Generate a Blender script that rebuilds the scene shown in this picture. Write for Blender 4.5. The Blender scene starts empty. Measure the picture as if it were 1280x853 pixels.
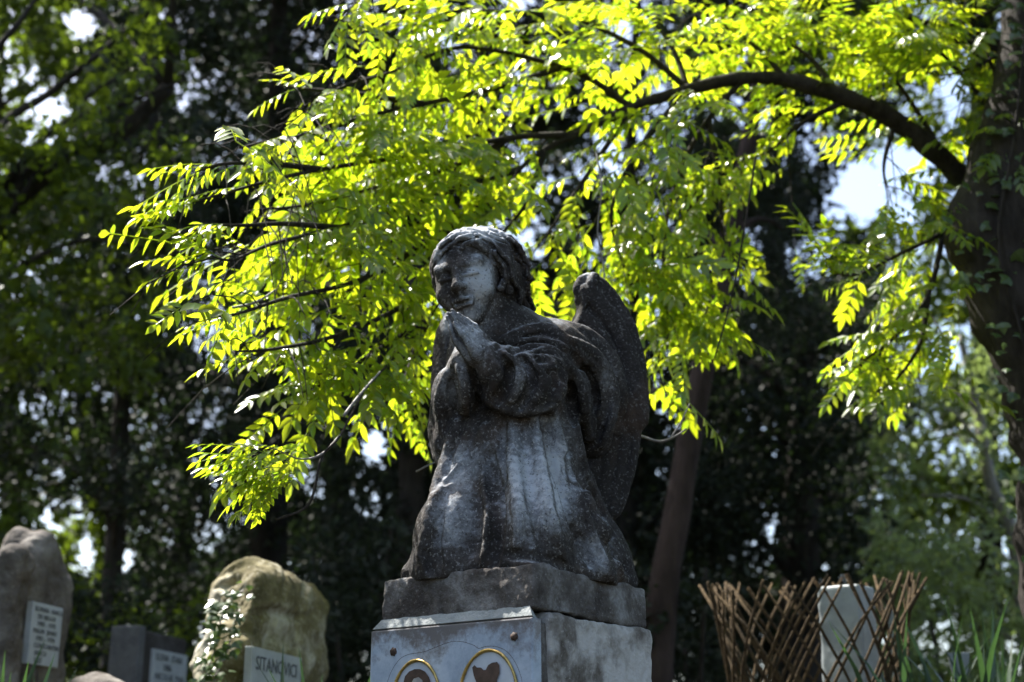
import bpy, math, random
import numpy as np
from mathutils import Vector, Matrix
random.seed(7); RNG = np.random.default_rng(7)
scn = bpy.context.scene
COL = scn.collection
R = math.radians

# ------------------------------------------------------------------ camera, sky, sun, exposure
FPX, PITCH, EYE = 1778.0, R(18.0), 1.1
cam = bpy.data.cameras.new('camera'); camo = bpy.data.objects.new('camera', cam); COL.objects.link(camo)
camo.location = (0, 0, EYE); camo.rotation_euler = (R(90) + PITCH, 0, 0)
cam.sensor_width = 36; cam.lens = 50; cam.clip_end = 3000; cam.clip_start = .05
cam.dof.use_dof = True; cam.dof.focus_distance = 3.3; cam.dof.aperture_fstop = 2.7; cam.dof.aperture_blades = 0
scn.camera = camo
SUN_EL, SUN_AZ = 58.0, -50.0            # azimuth from +Y, negative = to the left
w = bpy.data.worlds.new('World'); scn.world = w; w.use_nodes = True
nt = w.node_tree; bg = nt.nodes['Background']
sky = nt.nodes.new('ShaderNodeTexSky'); sky.sky_type = 'NISHITA'; sky.sun_disc = False
sky.sun_elevation = R(SUN_EL); sky.sun_rotation = R(SUN_AZ); sky.air_density = 1.0; sky.dust_density = 3.2; sky.ozone_density = 1.0
nt.links.new(sky.outputs[0], bg.inputs[0]); bg.inputs[1].default_value = .11
sl = bpy.data.lights.new('sun', 'SUN'); so = bpy.data.objects.new('sun', sl); COL.objects.link(so)
sl.energy = 5.0; sl.angle = R(.5); sl.color = (1, .96, .89)
SUNV = Vector((math.sin(R(SUN_AZ)) * math.cos(R(SUN_EL)), math.cos(R(SUN_AZ)) * math.cos(R(SUN_EL)), math.sin(R(SUN_EL))))
so.rotation_euler = (-SUNV).to_track_quat('-Z', 'Y').to_euler()
vs = scn.view_settings; vs.view_transform = 'Standard'; vs.look = 'None'; vs.exposure = 1.8; vs.gamma = 1; vs.use_curve_mapping = False

# ------------------------------------------------------------------ helpers
CP, SP = math.cos(PITCH), math.sin(PITCH)
def ray(px, py):
    u, v = (px - 640) / FPX, -(py - 426.5) / FPX
    return np.array([u, CP - v * SP, SP + v * CP])
def P(px, py, Y):
    d = ray(px, py); p = d * (Y / d[1]); p[2] += EYE; return p
def proj(p):
    p = np.asarray(p, float); q = p - np.array([0, 0, EYE])
    f = q[..., 1] * CP + q[..., 2] * SP; up = -q[..., 1] * SP + q[..., 2] * CP
    return 640 + FPX * q[..., 0] / f, 426.5 - FPX * up / f, f
def hit(px, py, o, n):
    d = ray(px, py); o = np.asarray(o, float); n = np.asarray(n, float)
    t = np.dot(o - np.array([0, 0, EYE]), n) / np.dot(d, n); return d * t + np.array([0, 0, EYE])
def V(*a): return np.array(a, float)
def nrm(v): v = np.asarray(v, float); return v / max(np.linalg.norm(v), 1e-9)

_lat = RNG.random((32, 32, 32)).astype(np.float32)
def vnoise(p):
    p = np.asarray(p, np.float64); i = np.floor(p).astype(int); f = p - i; f = f * f * (3 - 2 * f)
    i &= 31; j = (i + 1) & 31; o = 0
    for a in (0, 1):
        wx = f[..., 0] if a else 1 - f[..., 0]; ix = j[..., 0] if a else i[..., 0]
        for b in (0, 1):
            wy = f[..., 1] if b else 1 - f[..., 1]; iy = j[..., 1] if b else i[..., 1]
            for c in (0, 1):
                wz = f[..., 2] if c else 1 - f[..., 2]; iz = j[..., 2] if c else i[..., 2]
                o = o + wx * wy * wz * _lat[ix, iy, iz]
    return o * 2 - 1
def fbm(p, s, n=4):
    o, a = 0, 1.0; p = np.asarray(p, float) * s
    for k in range(n): o = o + a * vnoise(p + 7.3 * k); p = p * 2.03; a *= .5
    return o

def mesh_np(name, v, f, smooth=True):
    m = bpy.data.meshes.new(name); v = np.asarray(v, np.float32); f = np.asarray(f, np.int32); k = f.shape[1]
    m.vertices.add(len(v)); m.vertices.foreach_set('co', v.ravel())
    m.loops.add(f.size); m.loops.foreach_set('vertex_index', f.ravel())
    m.polygons.add(len(f)); m.polygons.foreach_set('loop_start', np.arange(0, f.size, k, dtype=np.int32))
    m.polygons.foreach_set('loop_total', np.full(len(f), k, np.int32)) if False else None
    m.update(calc_edges=True); m.validate()
    if smooth: m.polygons.foreach_set('use_smooth', np.ones(len(m.polygons), bool))
    return m
def link(name, data, mat=None, parent=None, loc=None):
    o = bpy.data.objects.new(name, data); COL.objects.link(o)
    if data is not None and mat is not None and len(data.materials) == 0: data.materials.append(mat)
    if parent is not None: o.parent = parent; o.matrix_parent_inverse = Matrix.Translation(parent.location).inverted()
    if loc is not None: o.location = loc
    return o
def thing(name, label, cat, loc=(0, 0, 0), group=None):
    o = bpy.data.objects.new(name, None); COL.objects.link(o); o.location = loc; o.empty_display_size = .1
    return tag(o, label, cat, group)
def tag(o, label, cat, group=None):
    o['label'] = label; o['category'] = cat
    if group: o['group'] = group
    return o
class MB:                                   # polygon collector
    def __init__(s): s.v, s.f = [], []
    def add(s, vs_, fs):
        b = len(s.v); s.v += [tuple(map(float, q)) for q in vs_]; s.f += [tuple(i + b for i in f) for f in fs]
    def tube(s, pts, rad, n=7, cap=True, rough=0, fs=9):
        pts = [np.asarray(p, float) for p in pts]; rings = []
        if np.isscalar(rad): rad = [rad] * len(pts)
        ref = V(.31, .2, .93)
        for i, p in enumerate(pts):
            t = nrm(pts[min(i + 1, len(pts) - 1)] - pts[max(i - 1, 0)])
            a = np.cross(t, ref); a = nrm(a) if np.linalg.norm(a) > 1e-3 else nrm(np.cross(t, V(1, 0, 0))); b = np.cross(t, a); ref = np.cross(a, t)
            ref = nrm(b) if False else ref
            rings.append([p + rad[i] * (math.cos(2 * math.pi * k / n) * a + math.sin(2 * math.pi * k / n) * b) for k in range(n)])
            ref = np.cross(a, t) if abs(np.dot(np.cross(a, t), t)) < .9 else ref
        vv = [q for r in rings for q in r]
        if rough:
            va = np.array(vv); ce = np.repeat(np.array(pts), n, 0); dd = va - ce; sc3 = va * np.array([1, 1, .3]); va = ce + dd * (1 + rough * (fbm(sc3, fs, 4) + .8 * fbm(va, fs * .3, 2)))[:, None]; vv = list(va)
        ff = [(i * n + k, i * n + (k + 1) % n, (i + 1) * n + (k + 1) % n, (i + 1) * n + k) for i in range(len(pts) - 1) for k in range(n)]
        if cap: ff += [tuple(range(n))[::-1], tuple((len(pts) - 1) * n + k for k in range(n))]
        s.add(vv, ff)
    def box(s, c, ax, ay, az):              # centre and three half vectors
        c, ax, ay, az = map(lambda q: np.asarray(q, float), (c, ax, ay, az))
        s.add([c + i * ax + j * ay + k * az for k in (-1, 1) for j in (-1, 1) for i in (-1, 1)],
              [(0, 2, 3, 1), (4, 5, 7, 6), (0, 1, 5, 4), (2, 6, 7, 3), (0, 4, 6, 2), (1, 3, 7, 5)])
    def build(s, name, mat, parent=None, smooth=True, bevel=0):
        m = bpy.data.meshes.new(name); m.from_pydata(s.v, [], s.f); m.update()
        if smooth: m.polygons.foreach_set('use_smooth', np.ones(len(m.polygons), bool))
        o = link(name, m, mat, parent)
        if bevel:
            md = o.modifiers.new('bevel', 'BEVEL'); md.width = bevel; md.segments = 2
        return o
def spline(pts, n=6):                       # Catmull-Rom through points (any dimension)
    p = np.asarray(pts, float); p = np.vstack([2 * p[0] - p[1], p, 2 * p[-1] - p[-2]]); out = []
    for i in range(1, len(p) - 2):
        for k in range(n):
            t = k / n
            out.append(.5 * (2 * p[i] + (p[i + 1] - p[i - 1]) * t + (2 * p[i - 1] - 5 * p[i] + 4 * p[i + 1] - p[i + 2]) * t * t + (3 * p[i] - p[i - 1] - 3 * p[i + 1] + p[i + 2]) * t ** 3))
    out.append(p[-2]); return np.array(out)

# ------------------------------------------------------------------ voxel sculpting (signed distance, surface nets)
class Vox:
    def __init__(s, lo, hi, h):
        s.lo = np.asarray(lo, float); s.h = h; s.n = np.ceil((np.asarray(hi) - s.lo) / h).astype(int) + 1
        s.F = np.full(s.n, .2, np.float32)
    def reg(s, lo, hi):
        a = np.maximum(np.floor((lo - s.lo) / s.h).astype(int), 0); b = np.minimum(np.ceil((hi - s.lo) / s.h).astype(int) + 1, s.n)
        if np.any(b <= a): return None
        g = [(np.arange(a[i], b[i]) * s.h + s.lo[i]).astype(np.float32) for i in range(3)]
        return (slice(a[0], b[0]), slice(a[1], b[1]), slice(a[2], b[2])), g[0][:, None, None], g[1][None, :, None], g[2][None, None, :]
    def put(s, q, d, k, sub):
        A = s.F[q]
        if sub: s.F[q] = -s.smin(-A, d, k)
        else: s.F[q] = s.smin(A, d, k)
    @staticmethod
    def smin(a, b, k):
        if k <= 0: return np.minimum(a, b)
        hh = np.maximum(k - np.abs(a - b), 0) / k; return np.minimum(a, b) - hh * hh * (k * .25)
    def cap(s, a, b, ra, rb, k=.01, sub=False):
        a, b = np.asarray(a, float), np.asarray(b, float); pad = k + 5 * s.h; r = max(ra, rb) + pad
        q = s.reg(np.minimum(a, b) - r, np.maximum(a, b) + r)
        if q is None: return
        sl_, X, Y, Z = q; d = b - a; L = max(float(d @ d), 1e-12)
        t = np.clip(((X - a[0]) * d[0] + (Y - a[1]) * d[1] + (Z - a[2]) * d[2]) / L, 0, 1)
        D = np.sqrt((X - a[0] - t * d[0]) ** 2 + (Y - a[1] - t * d[1]) ** 2 + (Z - a[2] - t * d[2]) ** 2) - (ra + (rb - ra) * t)
        s.put(sl_, D.astype(np.float32), k, sub)
    def chain(s, pts, rad, k=.01, sub=False, n=5):
        P4 = spline([list(p) + [r] for p, r in zip(pts, rad)], n) if len(pts) > 2 else np.array([list(p) + [r] for p, r in zip(pts, rad)])
        for a, b in zip(P4[:-1], P4[1:]): s.cap(a[:3], b[:3], a[3], b[3], k, sub)
    def ell(s, c, r, M=None, k=.01, sub=False):
        c, r = np.asarray(c, float), np.asarray(r, float); M = np.eye(3) if M is None else np.asarray(M)
        e = np.abs(M) @ r + k + 5 * s.h; q = s.reg(c - e, c + e)
        if q is None: return
        sl_, X, Y, Z = q; L = [(X - c[0]) * M[0, i] + (Y - c[1]) * M[1, i] + (Z - c[2]) * M[2, i] for i in range(3)]
        k0 = np.sqrt(sum((L[i] / r[i]) ** 2 for i in range(3))); k1 = np.sqrt(sum((L[i] / r[i] ** 2) ** 2 for i in range(3))) + 1e-6
        s.put(sl_, (k0 * (k0 - 1) / k1).astype(np.float32), k, sub)
    def box(s, c, hx, M, rnd, k=.01, sub=False):
        c, hx = np.asarray(c, float), np.asarray(hx, float); M = np.asarray(M)
        e = np.abs(M) @ hx + k + 5 * s.h; q = s.reg(c - e, c + e)
        if q is None: return
        sl_, X, Y, Z = q; L = [np.abs((X - c[0]) * M[0, i] + (Y - c[1]) * M[1, i] + (Z - c[2]) * M[2, i]) - (hx[i] - rnd) for i in range(3)]
        D = np.sqrt(sum(np.maximum(l, 0) ** 2 for l in L)) + np.minimum(np.maximum(np.maximum(L[0], L[1]), L[2]), 0) - rnd
        s.put(sl_, D.astype(np.float32), k, sub)
    def cut(s, p, n, k=.03):
        n = nrm(n); g = [(np.arange(s.n[i]) * s.h + s.lo[i] - p[i]) * n[i] for i in range(3)]
        d = (g[0][:, None, None] + g[1][None, :, None] + g[2][None, None, :]).astype(np.float32); s.F = -s.smin(-s.F, -d, k)
    def floor(s, z):
        Z = (np.arange(s.n[2]) * s.h + s.lo[2])[None, None, :]; s.F = np.maximum(s.F, (z - Z).astype(np.float32))
    def mesh(s):
        F = s.F; S = F < 0
        for ax in range(3):
            for e in (0, -1):
                sl_ = [slice(None)] * 3; sl_[ax] = e; S[tuple(sl_)] = False; F[tuple(sl_)] = np.maximum(F[tuple(sl_)], 1e-4)
        c = [S[(i or None):(None if i else -1), (j or None):(None if j else -1), (k or None):(None if k else -1)] for i in (0, 1) for j in (0, 1) for k in (0, 1)]
        al = c[0].copy(); an = c[0].copy()
        for q in c[1:]: al &= q; an |= q
        act = an & ~al; I = np.argwhere(act); idx = np.full(act.shape, -1, np.int32); idx[act] = np.arange(len(I))
        offs = np.array([(i, j, k) for i in (0, 1) for j in (0, 1) for k in (0, 1)])
        val = np.stack([F[I[:, 0] + o[0], I[:, 1] + o[1], I[:, 2] + o[2]] for o in offs], 1)
        acc = np.zeros((len(I), 3)); cnt = np.zeros(len(I))
        for a in range(8):
            for b in range(a + 1, 8):
                if np.abs(offs[a] - offs[b]).sum() != 1: continue
                m = (val[:, a] < 0) != (val[:, b] < 0); t = val[m, a] / (val[m, a] - val[m, b])
                acc[m] += offs[a] + t[:, None] * (offs[b] - offs[a]); cnt[m] += 1
        vert = (I + acc / np.maximum(cnt, 1)[:, None]) * s.h + s.lo
        Q = []
        for ax in range(3):
            u, v = [(1, 2), (2, 0), (0, 1)][ax]
            a = [slice(None)] * 3; b = [slice(None)] * 3; a[ax] = slice(None, -1); b[ax] = slice(1, None)
            ch = S[tuple(a)] != S[tuple(b)]; E_ = np.argwhere(ch)
            E_ = E_[(E_[:, u] > 0) & (E_[:, v] > 0) & (E_[:, u] < s.n[u] - 1) & (E_[:, v] < s.n[v] - 1)]
            du = np.zeros(3, int); dv = np.zeros(3, int); du[u] = 1; dv[v] = 1
            g = lambda e: idx[e[:, 0], e[:, 1], e[:, 2]]
            q = np.stack([g(E_ - du - dv), g(E_ - dv), g(E_), g(E_ - du)], 1)
            fl = ~S[tuple(E_.T)]; q[fl] = q[fl][:, ::-1]; Q.append(q)
        return vert, np.vstack(Q)
def vnormals(v, f):
    n = np.cross(v[f[:, 2]] - v[f[:, 0]], v[f[:, 3]] - v[f[:, 1]]); N = np.zeros_like(v)
    for i in range(4): np.add.at(N, f[:, i], n)
    return N / np.maximum(np.linalg.norm(N, axis=1, keepdims=True), 1e-12)
def sculpt(name, vox, mat, parent, rough=((.004, 9, 3),), attr=None):
    v, f = vox.mesh(); N = vnormals(v, f)
    for amp, sc, oc in rough: v = v + N * (amp * fbm(v, sc, oc))[:, None]
    m = mesh_np(name, v, f)
    if attr is not None:
        at = m.attributes.new('wash_and_light', 'FLOAT', 'POINT'); at.data.foreach_set('value', np.clip(attr(v, N), 0, 1).astype(np.float32))
    return link(name, m, mat, parent)

def surf(vx, px, py, y0, y1):
    d = ray(px, py); t = np.arange(y0, y1, .0015) / d[1]; p = d[None] * t[:, None]; p[:, 2] += EYE
    i = np.round((p - vx.lo) / vx.h).astype(int); ok = np.all((i >= 0) & (i < vx.n), 1); i = np.clip(i, 0, vx.n - 1)
    f = np.where(ok, vx.F[i[:, 0], i[:, 1], i[:, 2]], 1); k = np.argmax(f < 0)
    return p[k] if f[k] < 0 else None
def tool(vx, pts, r, amt, k, y0, y1, sub=False, n=5):
    """ridge (amt = how proud) or groove (amt = how deep) drawn on the surface that is already there"""
    q = []; sp_ = spline(pts, n); m_ = len(sp_) - 1
    for i, (x, y) in enumerate(sp_):
        p = surf(vx, x, y, y0, y1); d = nrm(ray(x, y)); e = .55 + .45 * math.sin(math.pi * min(1, max(0, i / m_)))
        q.append(None if p is None else (p + d * r * (1 - 2 * amt) * (-1 if sub else 1), r * e))
    for a, b in zip(q[:-1], q[1:]):
        if a is not None and b is not None and np.linalg.norm(a[0] - b[0]) < .07: vx.cap(a[0], b[0], a[1], b[1], k, sub)

# ------------------------------------------------------------------ materials
def new_mat(name):
    m = bpy.data.materials.new(name); m.use_nodes = True; t = m.node_tree; t.nodes.clear(); return m, t
def N_(t, k, **kw):
    n = t.nodes.new(k)
    for a, b in kw.items(): setattr(n, a, b)
    return n
def setin(n, **kw):
    for a, b in kw.items(): n.inputs[a.replace('_', ' ')].default_value = b
def ramp(t, src, stops):
    r = N_(t, 'ShaderNodeValToRGB'); e = r.color_ramp.elements
    while len(e) < len(stops): e.new(.5)
    for q, (p, c) in zip(e, stops): q.position = p; q.color = (c, c, c, 1) if np.isscalar(c) else (*c, 1)
    t.links.new(src, r.inputs[0]); return r.outputs[0]
def noise(t, co, scale, detail=6, rough=.6):
    n = N_(t, 'ShaderNodeTexNoise'); setin(n, Scale=scale, Detail=detail, Roughness=rough); t.links.new(co, n.inputs['Vector']); return n.outputs[0]
def mix(t, fac, a, b, blend='MIX'):
    m = N_(t, 'ShaderNodeMix', data_type='RGBA', blend_type=blend)
    for s_, val in ((m.inputs[0], fac), (m.inputs[6], a), (m.inputs[7], b)):
        if hasattr(val, 'is_linked'): t.links.new(val, s_)
        elif np.isscalar(val): s_.default_value = val
        else: s_.default_value = (*val, 1)
    return m.outputs[2]
def math_(t, op, a, b):
    m = N_(t, 'ShaderNodeMath', operation=op)
    for s_, val in zip(m.inputs, (a, b)):
        if hasattr(val, 'is_linked'): t.links.new(val, s_)
        else: s_.default_value = val
    return m.outputs[0]
def finish(m, t, col, rough, bump=None, strength=.4, dist=.01, spec=.3):
    b = N_(t, 'ShaderNodeBsdfPrincipled'); o = N_(t, 'ShaderNodeOutputMaterial')
    if hasattr(col, 'is_linked'): t.links.new(col, b.inputs['Base Color'])
    else: b.inputs['Base Color'].default_value = (*col, 1)
    if hasattr(rough, 'is_linked'): t.links.new(rough, b.inputs['Roughness'])
    else: b.inputs['Roughness'].default_value = rough
    b.inputs['Specular IOR Level'].default_value = spec
    if bump is not None:
        bp = N_(t, 'ShaderNodeBump'); setin(bp, Strength=strength, Distance=dist); t.links.new(bump, bp.inputs['Height']); t.links.new(bp.outputs[0], b.inputs['Normal'])
    t.links.new(b.outputs[0], o.inputs[0]); return b
def coord(t): return N_(t, 'ShaderNodeTexCoord').outputs['Object']
def stone(name, dark, mid, light, sc=6, lo=.38, hi=.62, speck=True, fine=90, tint=None, bd=.006, tr=(.48, .66)):
    m, t = new_mat(name); co = coord(t)
    big = noise(t, co, sc, 8, .68); fn = noise(t, co, fine, 5, .7)
    f = math_(t, 'ADD', math_(t, 'MULTIPLY', big, .8), math_(t, 'MULTIPLY', fn, .2))
    c = ramp(t, f, [(lo, dark), ((lo + hi) / 2, mid), (hi, light)])
    if tint: c = mix(t, ramp(t, noise(t, co, sc * .55, 5, .6), [(tr[0], 0), (tr[1], 1)]), c, tint)
    if speck: c = mix(t, ramp(t, noise(t, co, fine * 1.7, 2, .5), [(.62, 0), (.74, .3)]), c, tuple(min(1, q * 1.7) for q in light))
    h = math_(t, 'ADD', math_(t, 'MULTIPLY', fn, .6), math_(t, 'MULTIPLY', noise(t, co, fine * .3, 6, .7), 1.0))
    finish(m, t, c, .9, h, .8, bd, .2); return m
def angel_mat():
    m, t = new_mat('weathered_angel_stone'); co = coord(t)
    a = N_(t, 'ShaderNodeAttribute', attribute_name='wash_and_light').outputs['Fac']
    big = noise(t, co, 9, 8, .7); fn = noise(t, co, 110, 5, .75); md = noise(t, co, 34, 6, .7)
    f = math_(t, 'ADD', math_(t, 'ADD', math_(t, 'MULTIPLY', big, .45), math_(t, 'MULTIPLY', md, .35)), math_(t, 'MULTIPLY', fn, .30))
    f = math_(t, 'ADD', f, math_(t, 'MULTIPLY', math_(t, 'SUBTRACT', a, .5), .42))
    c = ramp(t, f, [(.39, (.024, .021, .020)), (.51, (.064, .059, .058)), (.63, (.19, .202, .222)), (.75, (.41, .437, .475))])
    brown = ramp(t, noise(t, co, 5.5, 5, .6), [(.52, 0), (.70, .6)]); c = mix(t, brown, c, mix(t, .5, c, (.13, .075, .042)))
    sp = ramp(t, noise(t, co, 150, 2, .5), [(.58, 0), (.68, .8)]); c = mix(t, math_(t, 'MULTIPLY', sp, math_(t, 'ADD', math_(t, 'MULTIPLY', a, .8), .15)), c, (.45, .45, .45))
    pit = ramp(t, noise(t, co, 140, 3, .5), [(.30, .75), (.40, 0)]); c = mix(t, pit, c, (.03, .026, .024))
    h = math_(t, 'ADD', math_(t, 'MULTIPLY', fn, .7), md)
    finish(m, t, c, .88, h, .9, .006, .25); return m
def leaf_mat(name, refl, trans, tw=.5, rough=.32, spec=.5, vary=.25, trans2=None):
    m, t = new_mat(name)
    oi = N_(t, 'ShaderNodeObjectInfo').outputs['Random']; ge = N_(t, 'ShaderNodeNewGeometry')
    isl = ge.outputs['Random Per Island']
    var = ramp(t, isl, [(0, 1 - vary), (1, 1 + vary)])
    if trans2:
        wn = N_(t, 'ShaderNodeTexWhiteNoise', noise_dimensions='1D'); t.links.new(isl, wn.inputs['W']); trans = mix(t, ramp(t, wn.outputs['Value'], [(.25, 0), (.95, 1)]), trans, trans2)
    cr = mix(t, 1.0, refl, var, 'MULTIPLY'); ct = mix(t, 1.0, trans, var, 'MULTIPLY')
    p = N_(t, 'ShaderNodeBsdfPrincipled'); t.links.new(cr, p.inputs['Base Color']); setin(p, Roughness=rough); p.inputs['Specular IOR Level'].default_value = spec
    tr = N_(t, 'ShaderNodeBsdfTranslucent'); t.links.new(ct, tr.inputs[0])
    mx = N_(t, 'ShaderNodeMixShader'); mx.inputs[0].default_value = tw
    t.links.new(p.outputs[0], mx.inputs[1]); t.links.new(tr.outputs[0], mx.inputs[2])
    o = N_(t, 'ShaderNodeOutputMaterial'); t.links.new(mx.outputs[0], o.inputs[0]); return m
def bark(name, c1, c2, sc=12):
    m, t = new_mat(name); co = coord(t); mp = N_(t, 'ShaderNodeMapping'); mp.inputs['Scale'].default_value = (1, 1, .22); t.links.new(co, mp.inputs[0])
    n1 = noise(t, mp.outputs[0], sc * 2.2, 8, .7); n2 = noise(t, co, sc * .5, 4, .6)
    c = mix(t, ramp(t, n1, [(.36, 0), (.62, 1)]), c1, c2); c = mix(t, ramp(t, n2, [(.5, 0), (.72, .5)]), c, tuple(q * 1.5 for q in c2))
    finish(m, t, c, .9, n1, 1.0, .02, .2); return m
def plain(name, col, rough=.5, metal=0, spec=.5, vary=0, sc=30):
    m, t = new_mat(name)
    if vary:
        co = coord(t); n = noise(t, co, sc, 6, .65); c = mix(t, ramp(t, n, [(.35, 0), (.65, 1)]), tuple(q * (1 - vary) for q in col), tuple(min(1, q * (1 + vary)) for q in col))
        b = finish(m, t, c, rough, n, .3, .004, spec)
    else: b = finish(m, t, col, rough, None, spec=spec)
    b.inputs['Metallic'].default_value = metal; return m

M = {}
M['angel'] = angel_mat()
M['cap'] = stone('weathered_cap_stone', (.050, .043, .040), (.115, .106, .100), (.26, .26, .262), 10, .38, .66, bd=.012)
M['plaster'] = stone('flaking_plaster', (.085, .073, .062), (.17, .155, .14), (.42, .41, .39), 5.5, .40, .62, tint=(.52, .51, .50), bd=.014, tr=(.46, .54))
M['mortar'] = stone('pale_mortar', (.20, .22, .22), (.30, .32, .32), (.40, .41, .40), 14, .3, .7, speck=False)
def marble_mat():
    m, t = new_mat('stained_marble'); co = coord(t)
    c = ramp(t, noise(t, co, 7, 9, .72), [(.34, (.20, .26, .35)), (.52, (.34, .41, .51)), (.72, (.50, .56, .63))])
    sx = N_(t, 'ShaderNodeSeparateXYZ'); t.links.new(co, sx.inputs[0])
    top = N_(t, 'ShaderNodeMapRange'); t.links.new(sx.outputs[2], top.inputs[0]); setin(top, From_Min=-.13, From_Max=.0, To_Min=-.22, To_Max=.16)
    s = math_(t, 'ADD', noise(t, co, 13, 8, .75), top.outputs[0])
    c = mix(t, ramp(t, s, [(.48, 0), (.66, .85)]), c, (.085, .065, .058))
    c = mix(t, ramp(t, noise(t, co, 42, 6, .75), [(.60, 0), (.75, .5)]), c, (.10, .08, .075))
    finish(m, t, c, .35, noise(t, co, 120, 3), .15, .002, .45); return m
M['marble'] = marble_mat()
M['gold'] = plain('worn_brass', (.50, .36, .13), .36, 1, vary=.35, sc=60)
M['porcelain'] = plain('porcelain', (.46, .50, .56), .18, vary=.12, sc=9)
M['burnt'] = plain('brown_enamel', (.055, .032, .026), .45, vary=.4, sc=40)
M['facegrey'] = plain('grey_print', (.33, .33, .33), .3, vary=.3, sc=25)
M['rust'] = plain('rusty_iron', (.05, .028, .018), .8, vary=.5, sc=120)
M['rock'] = stone('mossy_rock', (.08, .068, .034), (.18, .155, .085), (.48, .455, .38), 5, .36, .62, tint=(.13, .115, .035), fine=60)
M['tomb'] = stone('grey_brown_tombstone', (.055, .045, .038), (.12, .105, .094), (.23, .215, .20), 6, .36, .66, fine=60)
M['slab'] = stone('dark_tomb_slab', (.04, .034, .033), (.06, .054, .053), (.11, .107, .11), 4, .36, .7, fine=60)
M['slabpost'] = stone('grey_tomb_post', (.08, .08, .09), (.125, .125, .135), (.18, .19, .20), 6, .36, .66, fine=60)
M['plaque'] = plain('white_marble_plaque', (.42, .45, .49), .3, vary=.12, sc=14)
M['ink'] = plain('dark_lettering', (.06, .065, .075), .6)
M['white'] = plain('white_marble_post', (.27, .30, .31), .5, vary=.16, sc=12)
M['stick'] = bark('lattice_stick', (.035, .024, .015), (.115, .078, .040), 40)
M['bark_fg'] = bark('dark_bark', (.018, .015, .013), (.046, .039, .034), 14)
M['bark_bg'] = bark('brown_bark', (.026, .018, .016), (.058, .040, .036), 8)
M['bark_dk'] = bark('dark_brown_bark', (.02, .017, .015), (.05, .042, .036), 8)  # dark brown bark of the background trees and shrubs
M['twig'] = plain('grey_twig', (.20, .185, .17), .7, vary=.3, sc=50)
M['leaf'] = leaf_mat('sunlit_leaf', (.075, .135, .018), (.64, .74, .018), .55, .30, .9, .30, (.34, .54, .016))
M['ivy'] = leaf_mat('ivy_leaf', (.05, .085, .025), (.13, .2, .02), .25, .3, .6)
M['iris'] = leaf_mat('iris_leaf', (.04, .07, .042), (.06, .13, .03), .3, .35, .5)
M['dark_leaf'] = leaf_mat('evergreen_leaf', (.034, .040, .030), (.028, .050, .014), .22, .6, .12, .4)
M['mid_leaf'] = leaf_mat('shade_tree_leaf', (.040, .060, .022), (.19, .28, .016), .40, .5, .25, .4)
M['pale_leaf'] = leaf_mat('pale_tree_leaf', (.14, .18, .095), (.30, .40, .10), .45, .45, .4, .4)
def ground_mat():
    m, t = new_mat('earth_and_litter'); co = coord(t)
    c = ramp(t, noise(t, co, 3, 8, .7), [(.36, (.03, .024, .016)), (.5, (.055, .045, .028)), (.62, (.04, .055, .02))])
    c = mix(t, ramp(t, noise(t, co, 60, 3, .6), [(.58, 0), (.68, .6)]), c, (.11, .085, .045))
    finish(m, t, c, .95, noise(t, co, 40, 8, .75), .9, .03, .1); return m

# ------------------------------------------------------------------ ground
def gz(x, y):
    y = np.asarray(y, float); s = np.clip((y - 1.6) / 3.6, 0, 1); s = s * s * (3 - 2 * s)
    return s * .80 + np.clip(y - 5.2, 0, 80) * .03 + .03 * np.sin(np.asarray(x) * 1.3) * np.sin(y * .9)
xs = np.concatenate([np.linspace(-600, -30, 20), np.linspace(-28, 28, 113), np.linspace(30, 600, 20)])
ys = np.concatenate([np.linspace(-600, -20, 15), np.linspace(-18, 40, 117), np.linspace(45, 900, 22)])
gx, gy = np.meshgrid(xs, ys, indexing='ij'); gv = np.stack([gx, gy, gz(gx, gy)], -1)
gv[..., 2] += np.where(np.abs(gx) < 28, .02 * fbm(gv * [1, 1, 0], 1.1, 3), 0)
ni, nj = gx.shape; ii, jj = np.meshgrid(np.arange(ni - 1), np.arange(nj - 1), indexing='ij'); b_ = (ii * nj + jj).ravel()
g = link('ground', mesh_np('ground', gv.reshape(-1, 3), np.stack([b_, b_ + nj, b_ + nj + 1, b_ + 1], 1)), ground_mat()); g['kind'] = 'structure'

# ------------------------------------------------------------------ pedestal
YAW = R(36); A_ = V(-math.cos(YAW), math.sin(YAW), 0); B_ = V(math.sin(YAW), math.cos(YAW), 0)   # along front (to the left), along side (away)
NF, NS = -B_, -A_                                     # outward normals of the front and the right side
ZT = EYE + .493; C0 = P(668, 703, 3.058); C0[2] = ZT
LA, LB = .431, .47; CAP_H = .098; UP = V(0, 0, 1)
PC = C0 + A_ * LA / 2 + B_ * LB / 2                  # centre of the top
PM = np.stack([-A_, B_, UP], 1)
ped = thing('pedestal', 'square stone pedestal with blue-white marble front and oval portraits, under the kneeling angel', 'pedestal', (PC[0], PC[1], float(gz(PC[0], PC[1])) - .05))
def rough_box(name, c, half, mat, rnd, h, rough, parent=ped):
    e = np.abs(PM) @ np.asarray(half) + 4 * h; vx = Vox(c - e, c + e, h); vx.box(c, half, PM, rnd); return sculpt(name, vx, mat, parent, rough)
rough_box('cap', PC - UP * CAP_H / 2, (LA / 2, LB / 2, CAP_H / 2), M['cap'], .006, .004, ((.0045, 12, 4), (.002, 60, 3)))
ZB = ZT - CAP_H - .018; zg = float(gz(PC[0], PC[1])) - .1
bh = (ZB + .016 - zg) / 2
rough_box('body', PC + B_ * .025 - UP * (ZT - ZB - .016 + bh), (LA / 2 + .008, LB / 2 - .02, bh), M['plaster'], .008, .007, ((.006, 9, 4), (.002, 60, 2)))
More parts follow.
